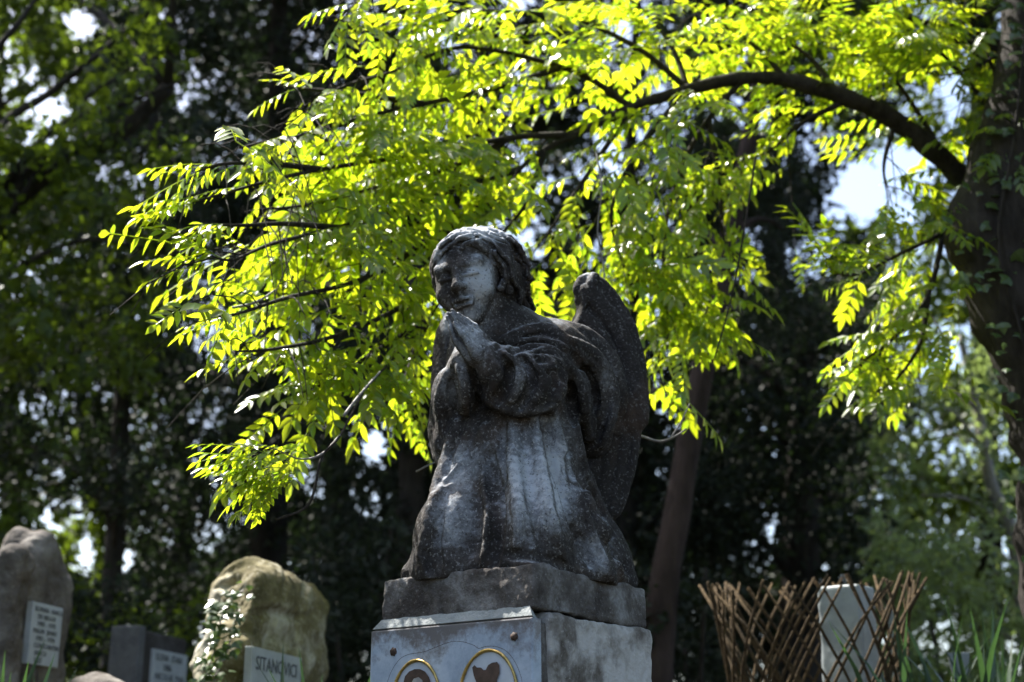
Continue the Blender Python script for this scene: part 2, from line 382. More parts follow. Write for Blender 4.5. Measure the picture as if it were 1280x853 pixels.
PTOP = ZB - .002; PX0, PX1 = -.004, LA + .018        # marble panel extents along A_
pf = .014                                            # panel front plane lies this far in front of the cap's front
PO = C0 + NF * pf
m = MB()                                             # sloping mortar ledge between cap and panel
a0, a1 = C0 + A_ * .012, C0 + A_ * (LA - .002)
zt_, zb_ = ZT - CAP_H + .006, PTOP + .0005
f0, f1 = PO + A_ * (PX0 + .004), PO + A_ * PX1
def atz(p, z): q = np.array(p, float); q[2] = z; return q
nseg = 24; top_, bot_, bk = [], [], []
for i in range(nseg + 1):
    s_ = i / nseg; j = .0008 * math.sin(i * 2.3) + .0008 * math.sin(i * 5.1)
    top_.append(atz(a0 + (a1 - a0) * s_ + NF * .0015, zt_ + j)); bot_.append(atz(f0 + (f1 - f0) * s_ - NF * (.004 + abs(j)), zb_ + .004)); bk.append(atz(a0 + (a1 - a0) * s_ - NF * .04, zb_ - .01))
n1 = nseg + 1
m.add(top_ + bot_ + bk, [(i, n1 + i, n1 + i + 1, i + 1) for i in range(nseg)] + [(n1 + i, 2 * n1 + i, 2 * n1 + i + 1, n1 + i + 1) for i in range(nseg)] + [(2 * n1 + i, i, i + 1, 2 * n1 + i + 1) for i in range(nseg)] + [(0, 2 * n1, n1), (nseg, n1 + nseg, 2 * n1 + nseg)])
m.build('mortar_ledge', M['mortar'], ped, smooth=False)
hz = (PTOP - zg - .15) / 2
def panel_box(name, x0, x1, zt, zb, d0, d1, mat, bev, parent=ped, org=True):
    c = atz(PO + A_ * (x0 + x1) / 2 - NF * (d0 + d1) / 2, 0); c[2] = 0
    mm = MB(); ctr = V(0, 0, (zb - zt) / 2); mm.box(ctr, A_ * (x1 - x0) / 2, NF * (d1 - d0) / 2, UP * (zt - zb) / 2)
    o = mm.build(name, mat, parent, smooth=False, bevel=bev); o.location = (c[0], c[1], zt); return o
panel_box('marble_panel', PX0, PX1, PTOP, zg + .15, 0, .034, M['marble'], .003)
panel_box('backing', PX0 + .006, PX1 - .006, PTOP - .006, zg + .15, .034, .075, M['cap'], .004)
def on_panel(px, py, out=.0): return hit(px, py, PO, NF) + NF * out
for px, py in ((492, 815), (643, 796)):
    c = on_panel(px, py, 0); mm = MB(); n = 14; rr = .0105
    ring = lambda r_, o_: [c + NF * o_ + (A_ * math.cos(2 * math.pi * k / n) + UP * math.sin(2 * math.pi * k / n)) * r_ * (1 + .12 * math.sin(k * 2.7)) for k in range(n)]
    mm.add(ring(rr, -.002) + ring(rr * .8, .0035) + ring(rr * .35, .0055), [(k, (k + 1) % n, n + (k + 1) % n, n + k) for k in range(n)] + [(n + k, n + (k + 1) % n, 2 * n + (k + 1) % n, 2 * n + k) for k in range(n)] + [tuple(2 * n + k for k in range(n))])
    mm.build('rusty_bolt', M['rust'], ped)
def oval(c, rx, rz, tilt, n=56): return [c + A_ * (-math.cos(t) * rx * math.cos(tilt) + math.sin(t) * rz * math.sin(tilt)) + UP * (math.sin(t) * rz * math.cos(tilt) + math.cos(t) * rx * math.sin(tilt)) for t in np.linspace(0, 2 * math.pi, n, endpoint=False)]
def portrait(c, rx, rz, dark, tilt=0):
    pts = oval(c + NF * .004, rx, rz, tilt); mm = MB(); n = len(pts); k = 8; vv = []
    for i, p in enumerate(pts):
        rad = nrm(p - c - NF * .004); r_ = .0036 * (1 + .12 * math.sin(i * .9))
        for q in range(k):
            t = 2 * math.pi * q / k; vv.append(p + rad * math.cos(t) * r_ + NF * math.sin(t) * r_ * .9)
    mm.add(vv, [(i * k + q, ((i + 1) % n) * k + q, ((i + 1) % n) * k + (q + 1) % k, i * k + (q + 1) % k) for i in range(n) for q in range(k)])
    fr = mm.build('portrait_frame', M['gold'], ped)
    mm = MB(); rings = [oval(c + NF * (.001 + .005 * (1 - s_ * s_)), rx * s_, rz * s_, tilt) for s_ in (1, .8, .55, .3, .08)]
    mm.add([p for r_ in rings for p in r_], [(j * n + i, j * n + (i + 1) % n, (j + 1) * n + (i + 1) % n, (j + 1) * n + i) for j in range(4) for i in range(n)] + [tuple(4 * n + i for i in range(n))])
    pic = mm.build('photo_oval', M['porcelain'], fr)
    for poly, mt, lift in dark:
        vv = [on_panel(px, py, lift) for px, py in poly]; kk = len(vv); c2 = sum(vv) / kk
        mm = MB(); mm.add(vv + [p - NF * .0004 for p in vv], [tuple(range(kk))] + [(i, (i + 1) % kk, kk + (i + 1) % kk, kk + i) for i in range(kk)]); o = mm.build('print', mt, fr, smooth=False)
for px, py, rx, rz, dk in ((521, 878, .068, .090, [([(506, 872), (506, 858), (509, 846), (514, 840), (521, 837), (528, 837), (534, 840), (539, 847), (542, 858), (543, 872), (541, 900), (508, 905)], M['burnt'], .0078), ([(517, 868), (517, 855), (520, 849), (526, 847), (531, 851), (532, 862), (531, 875), (527, 884), (521, 884)], M['facegrey'], .0084)]),
                           (611.5, 873, .077, .100, [([(593, 835), (596, 832), (599, 835), (604, 835), (607, 838), (610, 838), (613, 832), (618, 829), (624, 828), (627, 832), (627, 842), (624, 850), (624, 870), (621, 895), (600, 897), (598, 870), (598, 853), (595, 845)], M['burnt'], .0082)])):
    portrait(on_panel(px, py), rx, rz, dk)
# engraved wreath line round the portraits and the hairline seam above them
for pts in ([(484, 853), (490, 838), (500, 824), (512, 818), (530, 815), (548, 808), (562, 803), (575, 802), (590, 806), (598, 811)], [(598, 811), (610, 808), (622, 809), (634, 815), (644, 828), (651, 845), (654, 860)]):
    mm = MB(); mm.tube([on_panel(x, y, -.0003) for x, y in spline(pts, 4)], .0007, 5); mm.build('engraved_line', M['rust'], ped)

# ------------------------------------------------------------------ angel
Y0 = 3.36; PXM = .00195
def S(px, py, w_=0): return P(px, py, Y0 + w_)
def px_(n): return n * PXM
ang = thing('angel_statue', 'weathered grey stone angel with wings kneeling in prayer on top of the pedestal', 'statue', (PC[0], PC[1], ZT))
def wash_and_light_attr(v, N):
    x, y, f = proj(v); w_ = np.zeros(len(v)) + .10 + .45 * np.clip((N[:, 2] - .42) / .4, 0, 1)  # rain wash, plus upward faces lightened to stand in for sunlit rims
    for cx, cy, rx, ry, a in ((655, 590, 42, 85, .8), (700, 600, 22, 70, .7), (560, 640, 34, 60, .55), (575, 575, 30, 35, .45), (600, 350, 26, 36, 1.0), (588, 415, 26, 34, .75), (565, 480, 22, 36, .6), (650, 465, 14, 34, .35), (745, 690, 30, 34, .6), (760, 480, 14, 40, .35), (600, 660, 60, 40, .2), (595, 290, 45, 12, 1.1), (548, 318, 10, 24, .8), (560, 400, 10, 20, .6), (735, 345, 10, 14, .5)):  # pale washed patches; hair top, left edges and wing edge painted sunlit
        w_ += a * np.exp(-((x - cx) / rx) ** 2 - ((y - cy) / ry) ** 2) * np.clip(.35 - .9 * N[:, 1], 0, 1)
    w_ -= .35 * np.exp(-((x - 620) / 14) ** 2 - ((y - 650) / 60) ** 2)  # darker along the groove between the thighs
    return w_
lo = V(S(500, 700)[0] - .06, Y0 - .40, ZT - .05); hi = V(S(800, 500)[0] + .05, Y0 + .36, ZT + .80)
vx = Vox(lo, hi, .0032)
def cp(a, b, k=.03, sub=False): vx.cap(S(*a[:3]), S(*b[:3]), px_(a[3]), px_(b[3]), k, sub)
def ch(pts, k=.02, sub=False): vx.chain([S(*p[:3]) for p in pts], [px_(p[3]) for p in pts], k, sub)
# base, robe and kneeling legs
vx.box(PC + UP * .012 - A_ * .012, (LA / 2 - .022, LB / 2 - .012, .022), PM, .02, .01)
cp((652, 470, .03, 52), (648, 560, .03, 70), .04)
cp((648, 560, .03, 70), (648, 665, .06, 92), .05)
cp((690, 580, .10, 40), (705, 690, .14, 60), .05)
cp((612, 560, -.03, 44), (571, 668, -.07, 47), .05)
cp((655, 560, -.06, 44), (660, 665, -.15, 50), .045)
cp((571, 668, -.07, 47), (566, 712, -.07, 50), .03)
cp((660, 665, -.15, 50), (650, 705, -.14, 48), .03)
cp((700, 650, -.05, 46), (716, 718, -.03, 52), .04)
# trailing robe / foot behind on the right
ch([(712, 590, .10, 18), (730, 645, .11, 22), (754, 692, .12, 25), (766, 728, .12, 22)], .03)
ch([(738, 645, .05, 9), (757, 675, .06, 10), (774, 702, .07, 10), (781, 727, .07, 9)], .02)
cp((578, 515, -.05, 22), (570, 548, -.04, 26), .03)
# torso, shoulders, shawl
cp((640, 420, .02, 40), (655, 470, .03, 52), .04)
cp((612, 430, -.01, 30), (692, 432, .04, 34), .04)
ch([(690, 425, .03, 22), (722, 450, .07, 24), (742, 500, .12, 24), (742, 556, .13, 20)], .02)
ch([(700, 415, .06, 14), (738, 428, .09, 13), (764, 462, .12, 12), (772, 510, .15, 10), (752, 552, .16, 8)], .018)
ch([(706, 452, -.01, 12), (722, 486, .0, 13), (722, 522, .02, 10)], .016)
ch([(712, 470, .03, 8), (732, 508, .05, 9), (738, 545, .07, 7)], .014)
ch([(726, 440, .04, 7), (748, 480, .07, 8), (757, 520, .09, 6)], .012)
cp((612, 380, -.01, 27), (634, 425, .01, 34), .03)
# angel's left arm, towards the camera on the right
cp((692, 442, -.0, 34), (662, 487, -.115, 35), .035)
cp((662, 487, -.115, 37), (612, 452, -.175, 23), .03)
cp((612, 452, -.175, 23), (596, 437, -.195, 14), .012)
vx.ell(S(640, 480, -.15), (px_(45), .05, px_(36)), None, .03)
# angel's right arm on the left
cp((600, 440, -.01, 30), (569, 492, -.07, 26), .03)
cp((569, 492, -.07, 26), (582, 452, -.165, 17), .025)
ch([(574, 455, -.17, 7), (580, 480, -.16, 8), (584, 500, -.14, 8), (580, 513, -.12, 6)], .014)
ch([(556, 472, -.09, 7), (552, 500, -.08, 8), (556, 530, -.06, 8), (552, 560, -.05, 7)], .016)
def fold(pts, r, amt=.5, k=.012): tool(vx, pts, px_(r), amt, k, Y0 - .42, Y0 + .32)
def dent(pts, r, amt=.5, k=.012): tool(vx, pts, px_(r), amt, k, Y0 - .42, Y0 + .32, True)
for p, r_ in (([(690, 512), (703, 570), (720, 630), (745, 690), (765, 726)], 10), ([(668, 520), (676, 580), (688, 640), (705, 700)], 6), ([(640, 522), (641, 580), (648, 640), (645, 690)], 7), ([(575, 520), (560, 570), (543, 625), (526, 695)], 8), ([(606, 533), (594, 566), (573, 590), (548, 616)], 6), ([(604, 596), (612, 650), (604, 704)], 5), ([(715, 515), (725, 570), (733, 620), (754, 675)], 8), ([(746, 650), (764, 685), (776, 722)], 8), ([(590, 520), (583, 548), (570, 575)], 4)): fold(p, r_)
for p, r_ in (([(680, 522), (696, 590), (716, 655), (738, 705)], 9), ([(613, 570), (621, 630), (618, 702)], 10), ([(599, 545), (583, 575), (556, 602)], 6), ([(655, 525), (660, 580), (668, 640), (680, 695)], 5), ([(704, 515), (715, 575), (727, 640), (756, 708)], 8), ([(632, 694), (668, 694), (706, 706)], 6), ([(628, 535), (629, 590), (632, 650)], 5), ([(536, 690), (539, 718)], 5), ([(735, 600), (757, 650), (776, 690)], 5), ([(552, 640), (545, 680), (550, 710)], 4)): dent(p, r_)
rs = random.Random(9)
for i in range(6):
    o1, o2, o3 = rs.uniform(-3, 3), rs.uniform(-3, 3), rs.uniform(-4, 4); y_ = i * 7.2 + rs.uniform(-2, 2); x1 = rs.uniform(0, 22); x2 = rs.uniform(-14, 6)
    fold([(612 + x1, 434 + y_ * .8 + o1), (646, 416 + y_ + o2), (684, 410 + y_ + o3), (716 + x2, 424 + y_ * 1.05 + o1)], rs.uniform(2.6, 5.2), .5, .008); dent([(618 + x1, 438 + y_ * .8 + o1), (646, 420 + y_ + o2), (680, 414 + y_ + o3), (706 + x2, 425 + y_ * 1.05 + o1)], rs.uniform(1.8, 3), .55, .005)
for p, r_ in (([(612, 442), (624, 464), (612, 494)], 5), ([(632, 442), (650, 470), (636, 506)], 6), ([(658, 446), (680, 474), (664, 508)], 7), ([(684, 450), (702, 474), (694, 506)], 7), ([(610, 502), (645, 514), (690, 508)], 6), ([(712, 425), (746, 448), (766, 500), (752, 556)], 9), ([(705, 450), (728, 490), (733, 548)], 7), ([(722, 440), (750, 478), (752, 530)], 6), ([(573, 458), (582, 480), (580, 508)], 5), ([(558, 466), (550, 500), (554, 540)], 6)): fold(p, r_, .55)
for p, r_ in (([(622, 444), (637, 468), (622, 504)], 5), ([(646, 444), (666, 474), (650, 510)], 5), ([(672, 448), (692, 474), (680, 508)], 6), ([(714, 440), (740, 482), (744, 540)], 6), ([(700, 456), (714, 490), (716, 530)], 7), ([(736, 452), (758, 496), (748, 548)], 5), ([(566, 462), (566, 490), (572, 520)], 4), ([(592, 452), (596, 480), (592, 512)], 6)): dent(p, r_, .6)
# praying hands
hw, ht = S(600, 444, -.20), S(561, 391, -.232); ha = nrm(ht - hw); hn = nrm(V(.80, -.58, -.1) - ha * np.dot(V(.80, -.58, -.1), ha)); hb = np.cross(ha, hn)
HL = np.linalg.norm(ht - hw)
if hb[2] > 0: hb = -hb
for sgn in (1, -1):
    o_ = hn * .0125 * sgn
    for i, (ln, bo) in enumerate(((.88, -.024), (1.0, -.008), (.96, .008), (.78, .024))):
        r0 = hw + o_ + hb * bo * .95; kn = hw + ha * HL * .52 + o_ * 1.15 + hb * bo; tp = hw + ha * HL * ln + o_ * .62 + hb * bo * .62
        vx.cap(r0, kn, .012, .0085, .005); vx.cap(kn, tp, .0074, .0052, .001)
    vx.cap(hw + o_ - hb * .006, hw + ha * HL * .3 + o_ - hb * .012, .016, .015, .012)
    vx.cap(hw + ha * HL * .12 + o_ - hb * .024, hw + ha * HL * .48 + o_ * .8 - hb * .032, .0105, .0085, .006); vx.cap(hw + ha * HL * .48 + o_ * .8 - hb * .032, hw + ha * HL * .70 + o_ * .5 - hb * .027, .0085, .0065, .003)
vx.cap(hw - ha * .04, hw, .03, .024, .02)
# head
HC = S(585, 343, -.050); yw, pt, rl = R(16), R(17), R(8)
hf = V(-math.sin(yw) * math.cos(pt), -math.cos(yw) * math.cos(pt), -math.sin(pt)); hr = nrm(np.cross(hf, UP)) * -1
if hr[0] < 0: hr = -hr
hu = np.cross(hr, hf); hu = hu if hu[2] > 0 else -hu
hr, hu = nrm(hr * math.cos(rl) + hu * math.sin(rl)), nrm(hu * math.cos(rl) - hr * math.sin(rl))
HM = np.stack([hr, hf, hu], 1); HS = 1.18
def H(x, y, z): return HC + HM @ V(x, y, z) * HS
def hcap(a, b, ra, rb, k=.01, sub=False): vx.cap(H(*a), H(*b), ra * HS, rb * HS, k, sub)
def hell(c, r, k=.01, sub=False): vx.ell(H(*c), np.array(r) * HS, HM, k, sub)
vh = vx
hell((0, -.012, .010), (.070, .084, .076), .01); hell((0, .020, -.030), (.061, .064, .074), .03)
hell((0, .058, -.088), (.024, .020, .020), .03)
for sx in (-1, 1):
    hell((sx * .034, .050, -.040), (.026, .026, .028), .02)
    hcap((sx * .045, .059, .016), (sx * .014, .074, .013), .007, .006, .020)
    hell((sx * .027, .087, -.004), (.018, .016, .0115), .012, True)
    hell((sx * .027, .066, -.006), (.0145, .0125, .0105), .004)
    hcap((sx * .041, .074, -.009), (sx * .014, .081, -.011), .0036, .0036, .002)
    hcap((sx * .040, .079, -.0135), (sx * .016, .085, -.015), .0022, .0022, .002, True)
    hell((sx * .010, .088, -.032), (.0075, .009, .007), .006)
hcap((0, .078, .006), (0, .098, -.027), .0072, .0100, .012)
hcap((0, .092, -.032), (0, .089, -.05), .004, .004, .008)
for a, b, r_ in (((-.020, .080, -.060), (0, .0905, -.0565), .0052), ((.020, .080, -.060), (0, .0905, -.0565), .0052), ((-.015, .081, -.0695), (.015, .081, -.0695), .0075)): hcap(a, b, r_, r_, .006)
hcap((-.022, .087, -.0635), (.022, .087, -.0635), .0034, .0034, .003, True)
hcap((-.018, .086, -.080), (.018, .086, -.080), .004, .004, .010, True)
hcap((0, -.02, -.06), (0, -.05, -.15), .05, .06, .03)
vx.floor(ZT - .012)
sculpt('figure', vx, M['angel'], ang, ((.0018, 22, 4), (.0008, 110, 2)), wash_and_light_attr)
# hair
HS = 1.08; HC = HC + HM @ V(.006, -.006, .004)
vx = Vox(HC - .24, HC + .22, .0026)
hell((0, -.022, .014), (.074, .086, .078), .01)
hell((0, -.005, .030), (.074, .080, .070), .02)
hell((-.006, .090, -.036), (.060, .066, .084), .012, True)
hell((.050, -.030, -.055), (.034, .040, .050), .02)
def hair_lock(phi, e0, e1, r0, r1, out, wav, ph):
    pts, rad = [], []
    for i in range(9):
        s_ = i / 8; e = R(e0 + (e1 - e0) * s_); q = .078 + out * s_
        dx = math.sin(R(phi)) * math.cos(e); dy = math.cos(R(phi)) * math.cos(e); dz = math.sin(e)
        wv = wav * math.sin(s_ * 9 + ph) * s_
        pts.append(H(dx * q + wv * math.cos(R(phi)), -.022 + dy * q * 1.06 - wv * math.sin(R(phi)), .014 + dz * q * 1.0)); rad.append((r0 + (r1 - r0) * s_ + .002 * math.sin(s_ * 11 + ph)) * HS)
    vx.chain(pts, rad, .0015, n=2)
rr = random.Random(3)
for phi in range(-176, 180, 13):
    f_ = abs(phi)
    end = 38 if f_ < 30 else (26 if f_ < 48 else (-2 if f_ < 64 else ((-26 if f_ < 95 else -56) if phi > 0 else -34)))
    if f_ >= 64: end -= rr.uniform(0, 14)
    hair_lock(phi + rr.uniform(-3, 3), 82, end, rr.uniform(.009, .012), rr.uniform(.010, .014), .006 if f_ < 60 else ((.03 if f_ < 95 else .066) if phi > 0 else .014), .010, rr.uniform(0, 6))
for phi in list(range(62, 180, 16)) + list(range(-178, -70, 18)):
    hair_lock(phi, 55, -34 - .1 * abs(phi), .007, .010, (.03 + .0003 * (abs(phi) - 60)) if phi > 0 else .02, .010, rr.uniform(0, 6))
for pts in ([(0, .058, .074), (-.034, .064, .058), (-.060, .050, .032), (-.074, .030, 0), (-.079, .018, -.03)], [(.004, .056, .076), (.036, .062, .060), (.062, .048, .034), (.078, .022, -.004), (.082, .0, -.04), (.080, -.03, -.07)], [(-.01, .042, .084), (-.048, .042, .062), (-.076, .020, .026), (-.083, .004, -.02), (-.078, .01, -.05)], [(.01, .042, .084), (.05, .042, .066), (.080, .014, .026), (.088, -.02, -.03), (.092, -.05, -.08), (.096, -.07, -.12)], [(.02, .02, .09), (.07, .01, .06), (.094, -.02, .01), (.098, -.05, -.05), (.104, -.08, -.11)]):
    vx.chain([H(*p) for p in pts], [.010 * HS] * (len(pts) - 1) + [.007 * HS], .003)
for p in ([(598, 292), (570, 297), (549, 318), (543, 345)], [(600, 297), (578, 306), (560, 325)], [(604, 293), (632, 305), (650, 335), (660, 385)], [(604, 299), (626, 318), (640, 350), (650, 392)], [(612, 290), (644, 308), (660, 345), (668, 395)], [(606, 304), (620, 325), (632, 352)], [(588, 289), (562, 294), (543, 310)], [(625, 290), (652, 318), (668, 360)]):
    jx = rr.uniform(-2, 2); pp = [(x + jx + 2.5 * math.sin(i * 2.1 + jx), y) for i, (x, y) in enumerate(spline(p, 3))]
    tool(vx, pp, px_(2.8), .75, .003, Y0 - .42, Y0 + .3, True, 3); tool(vx, [(x + 5, y + 1) for x, y in pp], px_(2.6), .6, .003, Y0 - .42, Y0 + .3, False, 3)
sculpt('hair', vx, M['angel'], ang, ((.0022, 40, 3), (.0012, 110, 2)), wash_and_light_attr)
# wings
def wing(org, e1, outline, feathers, curve, th):
    e1 = nrm(e1); e2 = UP; en = nrm(np.cross(e1, e2))
    to = lambda px, py: (lambda q: (np.dot(q - org, e1), np.dot(q - org, e2)))(hit(px, py, org, en))
    poly = np.array([to(*p) for p in spline(outline + [outline[0]], 4)[:-1]])
    h = .0034; lo2, hi2 = poly.min(0) - .03, poly.max(0) + .03
    U = np.arange(lo2[0], hi2[0], h); W = np.arange(lo2[1], hi2[1], h); gu, gw = np.meshgrid(U, W, indexing='ij')
    d2 = np.full(gu.shape, 9.0); ins = np.zeros(gu.shape, bool)
    for a, b in zip(poly, np.roll(poly, -1, 0)):
        e = b - a; t = np.clip(((gu - a[0]) * e[0] + (gw - a[1]) * e[1]) / (e @ e + 1e-12), 0, 1)
        d2 = np.minimum(d2, np.hypot(gu - a[0] - t * e[0], gw - a[1] - t * e[1]))
        c = ((a[1] > gw) != (b[1] > gw)) & (gu < (b[0] - a[0]) * (gw - a[1]) / (b[1] - a[1] + 1e-12) + a[0]); ins ^= c
    d2 = np.where(ins, -d2, d2)
    hgt = np.zeros(gu.shape)
    for pts, r_, lift in feathers:
        q = np.array([to(*p) for p in pts]); q = spline(q, 4); best = np.full(gu.shape, 9.0)
        for a, b in zip(q[:-1], q[1:]):
            e = b - a; t = np.clip(((gu - a[0]) * e[0] + (gw - a[1]) * e[1]) / (e @ e + 1e-12), 0, 1); best = np.minimum(best, np.hypot(gu - a[0] - t * e[0], gw - a[1] - t * e[1]))
        k = np.clip(1 - (best / r_) ** 2, 0, 1); hgt = np.maximum(hgt, np.where(best < r_, lift + .011 * np.sqrt(k), 0))
    tau = th * np.sqrt(np.clip(-d2 / .05, 0, 1)) * .6 + th * .4 + hgt
    cur = curve(gu, gw, lo2, hi2)
    nn = np.arange(cur.min() - .07, cur.max() + .07, h)
    vxx = Vox(V(0, 0, 0), V(1e-3, 1e-3, 1e-3), h); vxx.lo = np.array([lo2[0], lo2[1], nn[0]]); vxx.n = np.array([len(U), len(W), len(nn)])
    D = np.abs(nn[None, None, :] - cur[:, :, None]) - tau[:, :, None]; A = np.broadcast_to(d2[:, :, None], D.shape)
    kk = .012; hh = np.maximum(kk - np.abs(D - A), 0) / kk; vxx.F = (np.maximum(D, A) + hh * hh * kk * .25).astype(np.float32)
    v, f = vxx.mesh(); v = org + v[:, :1] * e1 + v[:, 1:2] * e2 + v[:, 2:] * en
    if np.dot(np.cross(e1, e2), en) < 0: f = f[:, ::-1]
    Nv = vnormals(v, f)
    for amp, sc, oc in ((.0022, 20, 4), (.001, 95, 2)): v = v + Nv * (amp * fbm(v, sc, oc))[:, None]
    mm = mesh_np('wing', v, f); at = mm.attributes.new('wash_and_light', 'FLOAT', 'POINT'); at.data.foreach_set('value', np.clip(wash_and_light_attr(v, Nv), 0, 1).astype(np.float32))
    return link('wing', mm, M['angel'], ang)
OR = S(705, 470, .12)
wing(OR, V(.92, .38, 0), [(690, 450), (704, 417), (716, 404), (724, 392), (726, 376), (720, 358), (726, 344), (741, 339), (758, 349), (777, 376), (792, 410), (802, 455), (805, 500), (803, 533), (797, 540), (792, 575), (782, 614), (770, 645), (758, 654), (742, 640), (715, 610), (690, 560)],
     [([(735, 365), (760, 400), (780, 450), (792, 530)], .024, .004), ([(728, 395), (752, 430), (770, 480), (782, 536)], .022, .002), ([(718, 420), (740, 460), (757, 500), (765, 540)], .022, .0),
      ([(788, 520), (786, 570), (774, 622), (766, 646)], .017, -.004), ([(776, 520), (772, 570), (762, 620), (756, 645)], .017, -.005), ([(764, 520), (758, 570), (748, 612), (744, 630)], .017, -.006), ([(750, 520), (742, 565), (732, 600), (728, 615)], .017, -.006), ([(742, 346), (730, 372), (716, 410)], .013, .006)],
     lambda u, w_, lo_, hi_: .05 * ((u - lo_[0]) / (hi_[0] - lo_[0])) ** 2 - .03 * ((w_ - lo_[1]) / (hi_[1] - lo_[1])), .020)
OLW = S(640, 470, .12)
wing(OLW, V(-.80, .60, 0), [(650, 470), (630, 410), (612, 372), (590, 362), (566, 378), (548, 398), (538, 418), (537, 448), (535, 478), (532, 505), (529, 535), (533, 562), (546, 588), (560, 604), (600, 600), (640, 570)],
     [([(570, 392), (552, 430), (548, 500)], .03, .003), ([(590, 392), (572, 440), (566, 510)], .03, .001), ([(545, 500), (541, 545), (552, 585)], .026, -.004), ([(564, 500), (562, 550), (572, 590)], .026, -.005)],
     lambda u, w_, lo_, hi_: .03 * ((u - lo_[0]) / (hi_[0] - lo_[0])) ** 2, .020)

# ------------------------------------------------------------------ gravestones on the left
PSI = R(76); T_ = V(math.cos(PSI), math.sin(PSI), 0); TN = V(math.sin(PSI), -math.cos(PSI), 0); TM = np.stack([T_, TN, UP], 1)
def lettering(parent, lines, org, size, mat):
    """flat raised letters, one object for each line; org = top-left corner, text runs along T_"""
    for li, tx in enumerate(lines):
        if not tx.strip(): continue
        cu = bpy.data.curves.new('lettering', 'FONT'); cu.body = tx; cu.size = size; cu.extrude = .0008; cu.resolution_u = 2
        tmp = bpy.data.objects.new('tmp', cu); COL.objects.link(tmp); dg = bpy.context.evaluated_depsgraph_get()
        me = bpy.data.meshes.new_from_object(tmp.evaluated_get(dg)); bpy.data.objects.remove(tmp)
        co = np.zeros(len(me.vertices) * 3, np.float32); me.vertices.foreach_get('co', co); co = co.reshape(-1, 3)
        co[:, 1] -= size * (.8 + li)
        v = np.asarray(org) + co[:, :1] * T_ + co[:, 1:2] * UP + co[:, 2:] * TN
        me.vertices.foreach_set('co', v.astype(np.float32).ravel()); me.update(); me.materials.clear(); link('lettering', me, mat, parent)
def plaque(parent, o, wd, ht, lines, size, th=.014):
    """o = top-left front corner on the stone's face"""
    mm = MB(); mm.box(o + T_ * wd / 2 - UP * ht / 2, T_ * wd / 2, TN * th, UP * ht / 2); pl = mm.build('plaque', M['plaque'], parent, False, .002)
    lettering(pl, lines, o + T_ * wd * .07 + TN * (th + .0012) - UP * ht * .05, size, M['ink']); return pl
def ground_at(p, dz=-.06): return (float(p[0]), float(p[1]), float(gz(p[0], p[1])) + dz)
# mossy boulder
K = P(303, 800, 4.9); zg_ = float(gz(K[0], K[1])) - .15; ztop = EYE + .84
rc = K + T_ * .39 - TN * .10
rock = thing('rock_gravestone', 'mossy boulder gravestone with sunlit left flank, name plaque and trailing ivy', 'gravestone', ground_at(rc), 'old gravestones at the left')
vx = Vox(V(rc[0] - .42, rc[1] - .62, zg_ - .03), V(rc[0] + .42, rc[1] + .62, ztop + .1), .008)
hb_ = (ztop - .03 - zg_) / 2
vx.box(V(rc[0], rc[1], zg_ + hb_), (.385, .105, hb_), TM, .07, .02)
for a, dn, z, r_ in ((-.10, -.01, ztop - .16, (.27, .13, .17)), (.16, .0, ztop - .18, (.24, .135, .15)), (.30, .005, ztop - .30, (.12, .12, .12))):
    vx.ell(rc + T_ * a + TN * dn + UP * (z - rc[2]), r_, TM, .05)
vx.box(rc + T_ * .02 + UP * (ztop - .36 - rc[2]), (.40, .118, .05), TM, .03, .04)
vx.cut(P(284, 722, 4.93), (-.62, -.42, .66), .03); vx.cut(rc + T_ * .36 + UP * (ztop - .10 - rc[2]), T_ * .7 + UP * .7, .03); vx.cut(rc + T_ * -.36 + UP * (ztop - .34 - rc[2]), -T_ * .8 + UP * .35 - TN * .4, .03)
for pts, r_ in (([(262, 722), (285, 714), (300, 704), (318, 700)], .014), ([(272, 735), (284, 731), (296, 727)], .011), ([(252, 757), (275, 764), (290, 770)], .013), ([(344, 770), (340, 790), (332, 812)], .013), ([(372, 775), (370, 795), (364, 815)], .013), ([(352, 700), (356, 725), (352, 748)], .012), ([(378, 715), (381, 740), (377, 760)], .012), ([(318, 768), (345, 764), (370, 772), (398, 768)], .012)):
    q = [surf(vx, x, y, 4.5, 5.9) for x, y in spline(pts, 3)]; q = [p for p in q if p is not None]
    for a, b in zip(q[:-1], q[1:]):
        if np.linalg.norm(a - b) < .12: vx.cap(a, b, r_, r_, .02, True)
sculpt('boulder', vx, M['rock'], rock, ((.016, 5, 3), (.009, 18, 4)))
K1 = hit(311, 808, K + TN * .026, TN)
plaque(rock, K1, .44, .40, ['SITANOVICI', '', '    I. A.'], .068)
# twin-lobed tombstone
K = P(40, 752, 5.55); tc = K + T_ * .15 - TN * .09; zg_ = float(gz(tc[0], tc[1])) - .12
tomb = thing('lobed_tombstone', 'tall grey-brown tombstone with a rounded column beside it and white plaque, at the left edge', 'gravestone', ground_at(tc), 'old gravestones at the left')
zt1 = P(62, 662, 5.7)[2]
vx = Vox(V(tc[0] - .42, tc[1] - .5, zg_ - .02), V(tc[0] + .34, tc[1] + .36, zt1 + .1), .008)
vx.box(V(tc[0], tc[1], (zg_ + zt1 - .17) / 2), (.165, .085, (zt1 - .17 - zg_) / 2), TM, .05, .02)
vx.ell(V(tc[0], tc[1], zt1 - .20) + T_ * .01, (.150, .09, .20), TM, .03); vx.cut(V(tc[0], tc[1], zt1 - .09) + T_ * .10, T_ * .75 + UP * .65, .04); vx.cut(V(tc[0], tc[1], zt1 - .07) - T_ * .09, -T_ * .7 + UP * .7, .03)
vx.ell(V(tc[0], tc[1], zt1 - .10) - TN * .07 - T_ * .03, (.08, .06, .11), TM, .03)
